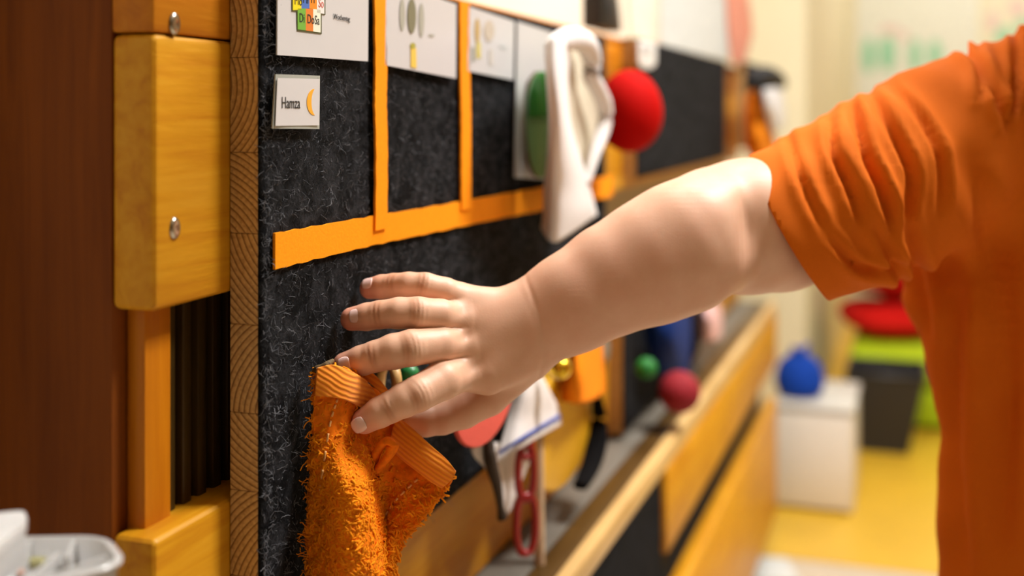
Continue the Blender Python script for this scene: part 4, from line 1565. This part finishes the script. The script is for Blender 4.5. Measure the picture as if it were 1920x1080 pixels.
# loops are worn away in the upper part, full below; none under the flap's hem
dens = np.clip((bqy - 800) / 130, 0.07, 1.0)
dens *= np.where((bqx > 715) & (bqy < 905 + (bqx - 715) * -0.15) & (bqy < 920), 0.1, 1.0)
keep = rng.random(NL) < dens
bp, bn = bp[keep], bn[keep]
m = len(bp)
tng = rng.normal(size=(m, 3))
tng -= bn * (tng * bn).sum(1, keepdims=True)
tng /= np.linalg.norm(tng, axis=1, keepdims=True)
fibres('terry_loops', bp + bn * 0.0012, bn * 0.9 + tng * 0.9, 0.0036 + 0.002 * rng.random(m), 0.00052 + 0.0002 * rng.random(m), 1.0, loop_m, MI, tw, k=7, sides=5,
       loop=1.9, nrm=bn)
# loose threads on the left edge and pulled loops
ed = TG[:, 0]
NE = 150
e = ed[rng.integers(0, nv, NE)]
fibres('loose_threads', e + np.array([0, -0.001, 0]), np.stack([-0.5 - 0.6 * rng.random(NE), -0.6 * rng.random(NE), rng.normal(size=NE) * 0.8], 1), 0.003 + 0.006 * rng.random(NE) ** 2, 0.0003,
       1.6, loop_m, MI, tw, k=9, sides=5)

# ================================================================== THE CHILD
PX_, PY_ = X(2050, 0.92), 0.92
person = thing('person', 'child in an orange T-shirt reaching out with one arm to the felt board', 'person', (PX_, PY_, 0.0))
skin = skin_mat()


def J(px, py, Y, rpx):
    p = P(px, py, Y)
    return (p.x, p.y, p.z, rpx / F * Y)


fingers = {
    'little': [(694, 541, .742, 20), (716, 538, .739, 22.5), (738, 536, .736, 23), (766, 535, .732, 24.5), (797, 537, .731, 25.5), (835, 547, .734, 26), (876, 564, .744, 25)],
    'ring': [(660, 598, .717, 22), (688, 594, .715, 25.5), (712, 590, .713, 26), (748, 587, .711, 29), (784, 587, .711, 30), (825, 591, .718, 30), (880, 602, .736, 28)],
    'middle': [(647, 684, .702, 23.5), (678, 676, .700, 28), (704, 668, .698, 29), (738, 659, .698, 33), (772, 652, .699, 34), (825, 646, .711, 33), (890, 642, .735, 30)],
    'index': [(684, 789, .689, 24.5), (712, 773, .688, 28.5), (733, 763, .688, 29), (758, 750, .689, 32), (784, 738, .691, 33.5), (830, 713, .704, 36), (888, 690, .732, 33)],
}
nail_dir = {'little': (-0.12, -0.78, 0.60), 'ring': (-0.15, -0.92, 0.36), 'middle': (-0.15, -0.96, 0.18), 'index': (-0.10, -0.99, 0.05)}
nail_at = {'little': (699, 20, 21), 'ring': (675, 21, 24), 'middle': (655, 23, 26), 'index': (678, 27, 27)}
g = Grid(axis((-0.114, 0.020, .0008), (0.020, 0.36, .003)),
         axis((0.664, 0.785, .0008), (0.785, 0.97, .003)),
         axis((HC - 0.212, HC - 0.093, .0008), (HC - 0.093, HC + 0.075, .003)))


def chain(js, k=0.0, ya=1.0, Dw=None, w=None):
    d = None
    pt = g.pts(w)
    for a, b in zip(js[:-1], js[1:]):
        c = cone(pt, a[:3], b[:3], a[3], b[3], ya)
        d = c if d is None else (smin(d, c, k) if k > 0 else np.minimum(d, c))
    return d


def bounds(js, m):
    a = np.array(js)
    return (a[:, :3] - a[:, 3:4] - m).min(0), (a[:, :3] + a[:, 3:4] + m).max(0)


def add(js, k, ya=1.0, inner=0.0):
    w = g.win(*bounds(js, max(0.012, 2.2 * k)))
    d = chain(js, inner, ya, None, w)
    g.D[w] = smin(g.D[w], d, k) if k > 0 else np.minimum(g.D[w], d)


# forearm and upper arm
fore = [J(1004, 604, .745, 85), J(1075, 566, .747, 92), J(1150, 523, .752, 102), J(1220, 492, .757, 115), J(1275, 466, .762, 121), J(1298, 452, .766, 119)]
uarm = [J(1345, 430, .786, 119), J(1400, 424, .798, 125), J(1460, 422, .814, 122), J(1580, 375, .845, 124), J(1760, 290, .90, 140)]
add(fore, 0.0, 1.25, 0.006)
add(uarm, 0.012, 1.15, 0.006)
# the fold inside the elbow
w = g.win((0.12, .66, HC - .14), (0.22, .80, HC - .02))
x, y, z = g.pts(w)
qx_ = x / y * F + 960
qy_ = HZ - (z - HC) / y * F
fl = (qx_ - (1398 + 0.0006 * (qy_ - 420) ** 2 * -1 + 0.06 * (qy_ - 420))) / 9.0
g.D[w] = g.D[w] + (0.0030 * np.exp(-fl * fl) + 0.0050 * np.exp(-((fl - 1.2) / 3.0) ** 2)) * np.exp(-((qy_ - 432) / 52.0) ** 2) * (y < 0.80)
# the palm: metacarpals
for js in ([J(868, 564, .737, 30), J(968, 588, .744, 46)], [J(880, 602, .731, 34), J(972, 606, .741, 52)],
           [J(886, 644, .728, 36), J(976, 622, .740, 52)], [J(886, 692, .727, 38), J(976, 646, .741, 54)],
           [J(915, 700, .730, 40), J(985, 650, .743, 56)]):
    add(js, 0.007)
PALM = g.D.copy()
res = g.D
for nm, js in fingers.items():
    js = [J(*q) for q in js]
    w = g.win(*bounds(js, 0.012))
    d = chain(js, 0.0015, 1.0, None, w)
    # joint creases on the back of the finger
    pt = g.pts(w)
    dn = Vector(nail_dir[nm])
    for jj, dep, offs in ((2, 0.0007, (-0.0012, 0.0014)), (4, 0.0009, (-0.0024, 0.0, 0.0024))):
        c0 = np.array(js[jj][:3])
        ax = np.array(js[jj + 1][:3]) - np.array(js[jj - 1][:3])
        ax /= np.linalg.norm(ax)
        rel = [pt[q] - c0[q] for q in range(3)]
        along = rel[0] * ax[0] + rel[1] * ax[1] + rel[2] * ax[2]
        side = rel[0] * dn.x + rel[1] * dn.y + rel[2] * dn.z
        front = np.clip(side / js[jj][3], 0, 1) ** 1.5
        latr = np.sqrt(np.maximum(rel[0] ** 2 + rel[1] ** 2 + rel[2] ** 2 - along ** 2 - side ** 2, 0))
        curve = 18.0 * latr ** 2
        for of in offs:
            sg = np.sign(of) if of else 0
            d = d + dep * 0.65 * np.exp(-((along - of - sg * curve * 0.6) / 0.0007) ** 2) * front ** 1.6
        # slight swelling of the joint
        d = d - 0.00012 * np.exp(-(along / 0.005) ** 2) * front
    res[w] = np.minimum(res[w], smin(PALM[w], d, 0.0055))
# thumb, reaching behind the towel
th = [J(985, 672, .752, 46), J(915, 742, .752, 37), J(868, 770, .748, 33), J(830, 785, .744, 29), J(798, 790, .741, 28), J(765, 786, .738, 23)]
w = g.win(*bounds(th, 0.014))
d = chain(th, 0.002, 1.0, None, w)
res[w] = np.minimum(res[w], smin(PALM[w], d, 0.0075))
# knuckle dimples, tendon hollows and wrist fold
pt_all = None
for (px_, py_, Yd, rd, dep) in ((874, 631, .695, 14, 1.3), (886, 689, .692, 18, 1.6), (868, 583, .705, 15, 0.6)):
    c = P(px_, py_, 1.0)
    k_ = np.array([(px_ - 960) / F, 1.0, (HZ - py_) / F])
    # dimple along the ray through the back of the hand
    lo, hi = P(px_ - 40, py_ + 40, .66), P(px_ + 40, py_ - 40, .74)
    w = g.win((min(lo.x, hi.x) - .01, .66, min(lo.z, hi.z) - .01), (max(lo.x, hi.x) + .01, .735, max(lo.z, hi.z) + .01))
    x, y, z = g.pts(w)
    dx = (x / y * F + 960 - px_) / rd
    dz = (HZ - (z - HC) / y * F - py_) / (rd * 0.75)
    sl = 0.5 * dx
    g.D[w] = g.D[w] + dep * 0.001 * np.exp(-(dx * dx + (dz + sl) ** 2))
# crease between hand and forearm
x, y, z = g.pts((slice(None), slice(None), slice(None)))
w = g.win((0.0, .66, HC - .2), (0.045, .78, HC - .10))
x, y, z = g.pts(w)
qx = x / y * F + 960
qy = HZ - (z - HC) / y * F
ln = (qx - (1000 + 22 * np.sin((qy - 560) / 55.0))) / 5.0
g.D[w] = g.D[w] + 0.0005 * np.exp(-ln * ln) * np.clip((0.76 - y) / 0.03, 0, 1)
Va, Qa = nets(g)
del PALM, res
# relax the coarse arm a little (vertices right of the wrist)
nv_ = len(Va)
e = np.concatenate([Qa[:, [0, 1]], Qa[:, [1, 2]], Qa[:, [2, 3]], Qa[:, [3, 0]]])


def relax(V, e, n, wgt):
    for _ in range(n):
        acc = np.zeros_like(V)
        cnt = np.zeros(len(V))
        for a, b in ((0, 1), (1, 0)):
            for q in range(3):
                acc[:, q] += np.bincount(e[:, a], V[e[:, b], q], len(V))
            cnt += np.bincount(e[:, a], minlength=len(V))
        av = acc / np.maximum(cnt, 1)[:, None]
        V = V + (av - V) * wgt[:, None]
    return V


wg = np.clip((Va[:, 0] - 0.0) / 0.03, 0.22, 0.6)
Va = relax(Va, e, 3, wg)

# rest of the body (inside the clothes and outside the frame)
gb = Grid(axis((PX_ - 0.22, PX_ + 0.24, .006)), axis((PY_ - 0.16, PY_ + 0.16, .006)), axis((0.03, 1.30, .006)))
sh_z = HC - 0.005
tor = [((PX_, PY_, 0.45), (PX_, PY_, 0.62), .085, .088), ((PX_, PY_, 0.62), (PX_, PY_, 0.82), .088, .10),
       ((PX_ - .07, PY_, 0.85), (PX_ + .07, PY_, 0.85), .065, .065), ((PX_, PY_, 0.85), (PX_, PY_, 1.03), .050, .047)]
for a, b, ra, rb in tor:
    w = g_all = gb.win((-9, -9, -9), (9, 9, 9))
    gb.D[w] = smin(gb.D[w], cone(gb.pts(w), a, b, ra, rb, 1.25), 0.03)
for sx in (-1, 1):
    w = gb.win((-9, -9, -9), (9, 9, 9))
    leg = [((PX_ + sx * .048, PY_, .46), (PX_ + sx * .055, PY_ - .01, .26), .062, .045), ((PX_ + sx * .055, PY_ - .01, .26), (PX_ + sx * .058, PY_ + .01, .06), .044, .030)]
    for a, b, ra, rb in leg:
        gb.D[w] = smin(gb.D[w], cone(gb.pts(w), a, b, ra, rb), 0.012)
# other arm hanging down with a relaxed hand
arm2 = [((PX_ + .125, PY_, .855), (PX_ + .155, PY_, .68), .036, .031), ((PX_ + .155, PY_, .68), (PX_ + .165, PY_ - .03, .53), .030, .021), ((PX_ + .165, PY_ - .03, .53), (PX_ + .165, PY_ - .037, .48), .020, .022)]
for q in range(4):
    arm2.append(((PX_ + .165, PY_ - .058 + .013 * q, .478), (PX_ + .160, PY_ - .064 + .013 * q, .432 + .006 * abs(q - 1.4)), .0085, .0075))
arm2.append(((PX_ + .163, PY_ - .055, .50), (PX_ + .152, PY_ - .076, .462), .010, .008))
for a, b, ra, rb in arm2:
    w = gb.win((-9, -9, -9), (9, 9, 9))
    gb.D[w] = smin(gb.D[w], cone(gb.pts(w), a, b, ra, rb), 0.006)
# head
hc = (PX_ - 0.008, PY_ - 0.012, 1.125)
w = gb.win((-9, -9, 0.95), (9, 9, 9))
h = ell(gb.pts(w), hc, (.070, .085, .092))
h = smin(h, ell(gb.pts(w), (hc[0], hc[1] - .028, hc[2] - .050), (.050, .050, .048)), .03)
h = smin(h, cone(gb.pts(w), (hc[0], hc[1] - .083, hc[2] - .006), (hc[0], hc[1] - .092, hc[2] - .030), .007, .011), .014)
for sx in (-1, 1):
    h = smin(h, ell(gb.pts(w), (hc[0] + sx * .071, hc[1] + .006, hc[2] - .014), (.010, .016, .026)), .008)
    h = smin(h, ell(gb.pts(w), (hc[0] + sx * .032, hc[1] - .062, hc[2] - .034), (.022, .02, .020)), .02)
    dd = np.sqrt(sum((gb.pts(w)[q] - (hc[0] + sx * .029, hc[1] - .084, hc[2] - .004)[q]) ** 2 for q in range(3)))
    h = h + 0.006 * np.exp(-(dd / .013) ** 2)
mx = gb.pts(w)
h = h + 0.004 * np.exp(-((mx[2] - (hc[2] - .056)) / .004) ** 2 - ((mx[0] - hc[0]) / .020) ** 2) * (mx[1] < hc[1])
gb.D[w] = smin(gb.D[w], h, .015)
Vb, Qb = nets(gb)
eb = np.concatenate([Qb[:, [0, 1]], Qb[:, [1, 2]], Qb[:, [2, 3]], Qb[:, [3, 0]]])
Vb = relax(Vb, eb, 2, np.full(len(Vb), 0.4))
V = np.concatenate([Va, Vb])
Q = np.concatenate([Qa, Qb + len(Va)])
# the skin's own colour: pinker finger ends, browner joints; plus painted crease shade
base = np.array(L((230, 184, 155))[:3])
pinkc = np.array(L((236, 150, 128))[:3])
brownc = np.array(L((196, 134, 96))[:3])
crease_shade = np.array(L((150, 92, 60))[:3])  # shade inside the finger creases, painted into the tint
flush = np.array(L((232, 174, 152))[:3])
tint = np.tile(base, (len(V), 1))


def mixc(tint, wgt, col):
    wgt = np.clip(wgt, 0, 1)[:, None]
    return tint * (1 - wgt) + col * wgt


for nm, js in fingers.items():
    jw = [np.array(J(*q)) for q in js]
    d0 = np.linalg.norm(V - (jw[0][:3] + (jw[0][:3] - jw[1][:3]) * 0.25), axis=1)
    tint = mixc(tint, 0.9 * np.exp(-(d0 / 0.0105) ** 2), pinkc)
    for jj in (2, 4):
        c0 = jw[jj][:3] + np.array(nail_dir[nm]) * jw[jj][3]
        ax = jw[jj + 1][:3] - jw[jj - 1][:3]
        ax /= np.linalg.norm(ax)
        al = (V - c0) @ ax
        dd = np.linalg.norm(V - c0, axis=1)
        for of in ((-0.0012, 0.0014) if jj == 2 else (-0.0024, 0.0, 0.0024)):
            tint = mixc(tint, 0.32 * np.exp(-((al - of) / 0.0008) ** 2) * np.exp(-(dd / 0.0065) ** 2), crease_shade)
        tint = mixc(tint, 0.55 * np.exp(-(al / 0.0028) ** 2) * np.exp(-(dd / 0.009) ** 2), brownc)
for q in ((1100, 560), (1250, 500)):
    c0 = np.array(P(q[0], q[1], .70))
    tint = mixc(tint, 0.35 * np.exp(-(np.linalg.norm(V - c0, axis=1) / 0.05) ** 2), flush)
lipw = np.exp(-((V[:, 2] - (hc[2] - .056)) / .006) ** 2 - ((V[:, 0] - hc[0]) / .017) ** 2) * (V[:, 1] < hc[1] - .04)
tint = mixc(tint, 0.8 * lipw, np.array(L((196, 104, 96))[:3]))
me = np_mesh('body', V, Q)
at = me.color_attributes.new('tint', 'FLOAT_COLOR', 'POINT')
at.data.foreach_set('color', np.concatenate([tint, np.ones((len(V), 1))], 1).astype(np.float32).ravel())
body = mesh_obj('body', me, skin, MI, person, recentre=False)

# finger nails
nail_m = plain('finger_nail', (248, 208, 200), 0.16, noise=0.04, nscale=200, sss=0.15)
for nm, js in fingers.items():
    a, b = Vector(J(*js[0])[:3]), Vector(J(*js[1])[:3])
    u = (a - b).normalized()
    dn = Vector(nail_dir[nm])
    wv_ = (dn - u * dn.dot(u)).normalized()
    vv = u.cross(wv_).normalized()
    npx, ln_, wd_ = nail_at[nm]
    r0 = J(*js[0])[3]
    Yt = js[0][2]
    hl, hw_ = ln_ / 2 / F * Yt * 1.05, wd_ / 2 / F * Yt
    off = ((js[0][0] - npx) / F * Yt)
    cen = a + u * off
    V, Fc = [], []
    nu_, nv2 = 13, 11
    for i in range(nv2):
        t_ = -1 + 2 * i / (nv2 - 1)
        for k in range(nu_):
            s_ = -1 + 2 * k / (nu_ - 1)
            # square grid squeezed to a rounded outline
            xx = s_ * math.sqrt(max(0, 1 - 0.36 * t_ * t_)) * hw_
            yy = t_ * math.sqrt(max(0, 1 - 0.36 * s_ * s_)) * hl
            p = cen + u * yy
            # distance to the finger surface: rounded tip
            over = max(0.0, (p - a).dot(u))
            rr0 = math.sqrt(max(1e-8, r0 * r0 - over * over * 0.55))
            ang = xx / rr0
            V.append(p + (vv * math.sin(ang) + wv_ * math.cos(ang)) * (rr0 + 0.0007 - 0.0003 * abs(s_) ** 4))
    for i in range(nv2 - 1):
        for k in range(nu_ - 1):
            q = i * nu_ + k
            Fc.append((q, q + 1, q + nu_ + 1, q + nu_))
    o = bm_fix('finger_nail', V, Fc, nail_m, MI, body)
    sd = o.modifiers.new('thickness', 'SOLIDIFY')
    sd.thickness = 0.0008
    sd.offset = 0

# ------------------------------------------------------------------ shirt
shirt_m = fabric('orange_jersey', (216, 104, 6), weave=1500, sheen=0.15, var=0.05, bump=0.12)
gs = Grid(axis((X(1385, .79) - .01, PX_ - 0.02, .003), (PX_ - 0.02, PX_ + 0.24, .008)),
          axis((0.70, 1.06, .0035)), axis((HC - 0.46, HC - 0.17, .005), (HC - 0.17, HC + 0.10, .003)))
wA = gs.win((-9, -9, -9), (9, 9, 9))
pt = gs.pts(wA)
x, y, z = pt
# torso: elliptical tube with a width that changes with height
pyk = np.array([-100, 60, 130, 200, 380, 520, 580, 640, 740, 830, 950, 1080, 1450], float)
hwk = np.array([40, 90, 190, 285, 355, 372, 364, 338, 308, 294, 298, 302, 310], float)
zz = (HC + (HZ - pyk) / F * 0.91)
hw_z = np.interp(z.ravel(), zz[::-1], (hwk / F * 0.91)[::-1]).astype(np.float32)[None, None, :]
dpt = np.clip(hw_z * 0.72, 0.03, 0.088)
cx = PX_ + 0.008
qq = np.sqrt(((x - cx) / hw_z) ** 2 + ((y - PY_) / dpt) ** 2)
gs.D[wA] = (qq - 1) * np.minimum(hw_z, dpt)
del qq
slv = [J(1425, 452, .800, 146), J(1480, 425, .808, 150), J(1560, 392, .822, 158), J(1650, 350, .842, 166), J(1760, 285, .870, 162), J(1900, 232, .91, 158)]
w = wA
d = None
for a, b in zip(slv[:-1], slv[1:]):
    c = cone(pt, a[:3], b[:3], a[3], b[3], 1.15)
    d = c if d is None else smin(d, c, 0.004)
gs.D[wA] = smin(gs.D[wA], d, 0.034)
c = cone(pt, (X(2062, .92), .915, HC + .03), (X(2062, .92), .91, HC + .12), .062, .056)
gs.D[wA] = smin(gs.D[wA], c, 0.02)
c = cone(pt, (PX_ + .09, PY_, HC - .03), (PX_ + .17, PY_, HC - .12), .058, .055)
gs.D[wA] = smin(gs.D[wA], c, 0.02)
Vs, Qs = nets(gs)
es = np.concatenate([Qs[:, [0, 1]], Qs[:, [1, 2]], Qs[:, [2, 3]], Qs[:, [3, 0]]])
Vs = relax(Vs, es, 3, np.full(len(Vs), 0.5))
# vertex normals
fn = np.cross(Vs[Qs[:, 2]] - Vs[Qs[:, 0]], Vs[Qs[:, 3]] - Vs[Qs[:, 1]])
vn = np.zeros_like(Vs)
for k in range(4):
    for q in range(3):
        vn[:, q] += np.bincount(Qs[:, k], fn[:, q], len(Vs))
vn /= np.linalg.norm(vn, axis=1, keepdims=True) + 1e-12
qx = Vs[:, 0] / Vs[:, 1] * F + 960
qy = HZ - (Vs[:, 2] - HC) / Vs[:, 1] * F
FOLDS = [([(1556, 228), (1562, 285), (1588, 344), (1611, 411)], 9, 5.0), ([(1600, 205), (1622, 289), (1656, 378), (1672, 450)], 10, 6.5),
         ([(1633, 180), (1683, 266), (1706, 333), (1700, 400)], 10, 5.0), ([(1680, 170), (1733, 233), (1761, 311), (1761, 390)], 9, 4.0),
         ([(1565, 455), (1605, 497), (1655, 505), (1690, 490)], 9, 5.0),
         ([(1784, 84), (1812, 98), (1833, 128), (1840, 185)], 8, 6.0), ([(1830, 78), (1850, 150), (1872, 205), (1880, 230)], 8, 5.0),
         ([(1906, 60), (1902, 165), (1888, 240)], 8, 5.0), ([(1700, 430), (1722, 520), (1745, 620)], 14, 5.0), ([(1640, 420), (1668, 480), (1700, 540)], 10, 4.5),
         ([(1480, 262), (1500, 330), (1540, 420)], 9, 3.0), ([(1820, 300), (1850, 480), (1850, 700)], 22, 4.0), ([(1800, 560), (1790, 800), (1810, 1060)], 20, 5.0), ([(1880, 420), (1890, 700), (1880, 1000)], 26, 5.0)]
disp = np.zeros(len(Vs))
for line, sg, amp in FOLDS:
    c = spline(line, 12)
    near = (qx > c[:, 0].min() - 90) & (qx < c[:, 0].max() + 90) & (qy > c[:, 1].min() - 90) & (qy < c[:, 1].max() + 90) & (vn[:, 1] < 0.35)
    ii = np.nonzero(near)[0]
    P2 = np.stack([qx[ii], qy[ii]], 1)
    dist = ((P2[:, None, :] - c[None]) ** 2).sum(2)
    k = dist.argmin(1)
    tn = np.gradient(c, axis=0)
    tn /= np.linalg.norm(tn, axis=1, keepdims=True)
    rel = P2 - c[k]
    side = rel[:, 0] * -tn[k, 1] + rel[:, 1] * tn[k, 0]      # signed across the fold
    rad = np.sqrt(dist[np.arange(len(ii)), k])
    end = np.sin(np.pi * np.clip((k + 1.5) / (len(c) + 2), 0.04, 0.96)) ** 0.5
    disp[ii] += 0.0021 * amp * end * (-0.75 * np.exp(-(rad / sg) ** 2) + 0.55 * np.exp(-((side + 1.7 * sg) / (1.3 * sg)) ** 2) * np.exp(-(np.maximum(rad - np.abs(side), 0) / sg) ** 2)
                                     + 0.45 * np.exp(-((side - 1.7 * sg) / (1.3 * sg)) ** 2) * np.exp(-(np.maximum(rad - np.abs(side), 0) / sg) ** 2))
disp += 0.0012 * np.sin(Vs[:, 0] * 95 + 2 * np.sin(Vs[:, 2] * 40)) * np.sin(Vs[:, 2] * 55 + Vs[:, 1] * 60)
Vs = Vs + vn * disp[:, None]
Vs = relax(Vs, es, 1, np.full(len(Vs), 0.35))
bm = bmesh.new()
bm.from_mesh(np_mesh('t', Vs, Qs))
# sleeve hem, bottom hem and neck opening
pa, pb = P(1404, 296, .80), P(1562, 574, .80)
along = (pb - pa).normalized()
nrm = along.cross(Vector((0.30, 1, 0.0)).normalized())
if nrm.x > 0:
    nrm = -nrm
fsel = [f for f in bm.faces if f.calc_center_median().z > HC - 0.22]
geom = list({v for f in fsel for v in f.verts}) + list({e_ for f in fsel for e_ in f.edges}) + fsel
bmesh.ops.bisect_plane(bm, geom=geom, plane_co=(pa + pb) / 2, plane_no=nrm, clear_outer=True)
geom = list(bm.verts) + list(bm.edges) + list(bm.faces)
bmesh.ops.bisect_plane(bm, geom=geom, plane_co=(0, 0, HC - 0.455), plane_no=(0, 0, -1), clear_outer=True)
geom = list(bm.verts) + list(bm.edges) + list(bm.faces)
bmesh.ops.bisect_plane(bm, geom=geom, plane_co=(0, 0, HC + 0.068), plane_no=(0, 0, 1), clear_outer=True)
me = bpy.data.meshes.new('t_shirt')
bm.to_mesh(me)
bm.free()
shirt = mesh_obj('t_shirt', me, shirt_m, MI, person, recentre=False)
sd = shirt.modifiers.new('thickness', 'SOLIDIFY')
sd.thickness = 0.0025
sd.offset = -1

# trousers, shoes, hair (outside the frame)
gt = Grid(axis((PX_ - 0.16, PX_ + 0.16, .008)), axis((PY_ - 0.14, PY_ + 0.14, .008)), axis((0.05, 0.60, .008)))
wA = gt.win((-9, -9, -9), (9, 9, 9))
pt = gt.pts(wA)
gt.D[wA] = cone(pt, (PX_, PY_, 0.46), (PX_, PY_, 0.54), .098, .098, 1.2)
for sx in (-1, 1):
    for a, b, ra, rb in (((PX_ + sx * .05, PY_, .46), (PX_ + sx * .058, PY_ - .01, .26), .074, .058), ((PX_ + sx * .058, PY_ - .01, .26), (PX_ + sx * .06, PY_ + .01, .09), .057, .046)):
        gt.D[wA] = smin(gt.D[wA], cone(pt, a, b, ra, rb), .015)
Vt, Qt = nets(gt)
mesh_obj('trousers', np_mesh('trousers', Vt, Qt), fabric('dark_blue_denim', (40, 54, 84), weave=500), MI, person, recentre=False)
for sx in (-1, 1):
    gf = Grid(axis((PX_ + sx * .06 - .06, PX_ + sx * .06 + .06, .006)), axis((PY_ - .16, PY_ + .09, .006)), axis((-.012, .12, .006)))
    wA = gf.win((-9, -9, -9), (9, 9, 9))
    pt = gf.pts(wA)
    d = smin(cone(pt, (PX_ + sx * .06, PY_ + .03, .036), (PX_ + sx * .066, PY_ - .09, .030), .036, .030), cone(pt, (PX_ + sx * .06, PY_ + .018, .04), (PX_ + sx * .06, PY_ + .012, .08), .034, .036), .02)
    gf.D[wA] = np.maximum(d, -(pt[2] - 0.001) + 0 * d)
    Vf, Qf = nets(gf)
    mesh_obj('shoe', np_mesh('shoe', Vf, Qf), plain('grey_shoe', (88, 90, 96), 0.6), MI, person, recentre=False)
gh = Grid(axis((hc[0] - .09, hc[0] + .09, .005)), axis((hc[1] - .11, hc[1] + .11, .005)), axis((hc[2] - .10, hc[2] + .115, .005)))
wA = gh.win((-9, -9, -9), (9, 9, 9))
pt = gh.pts(wA)
d = ell(pt, (hc[0], hc[1] + .004, hc[2] + .006), (.079, .092, .097))
d = d + 0.002 * np.sin(pt[0] * 260 + 2 * np.sin(pt[2] * 60)) + 0 * d
face = ell(pt, (hc[0], hc[1] - .075, hc[2] - .045), (.064, .070, .080))
gh.D[wA] = np.maximum(np.maximum(d, -face), -(pt[2] - (hc[2] - .075)) + 0 * d)
Vh, Qh = nets(gh)
mesh_obj('hair', np_mesh('hair', Vh, Qh), plain('brown_hair', (70, 46, 28), 0.5, noise=0.3, nscale=200), MI, person, recentre=False)
for sx in (-1, 1):
    c = (hc[0] + sx * .029, hc[1] - .0735, hc[2] - .004)
    prof = [(0.0003 + 0.009 * math.sin(math.pi * i / 10), -0.009 * math.cos(math.pi * i / 10)) for i in range(11)]
    eo = lathe_obj('eye', prof, c, plain('eye_white', (236, 232, 226), 0.15), MI, body, 16)
    tube_obj('eyebrow', [(c[0] - .015, c[1] - .006, c[2] + .017), (c[0], c[1] - .0095, c[2] + .021), (c[0] + .015, c[1] - .004, c[2] + .017)], [0.0014, 0.0024, 0.0014], plain('brown_hair', (70, 46, 28), 0.5), MI, body, 8, 4)
    lathe_obj('iris', [(0.0003 + 0.0048 * math.sin(math.pi * i / 8), -0.0048 * math.cos(math.pi * i / 8)) for i in range(9)], (c[0], c[1] - .0052, c[2]), plain('eye_iris', (60, 40, 26), 0.1), MI, body, 14)
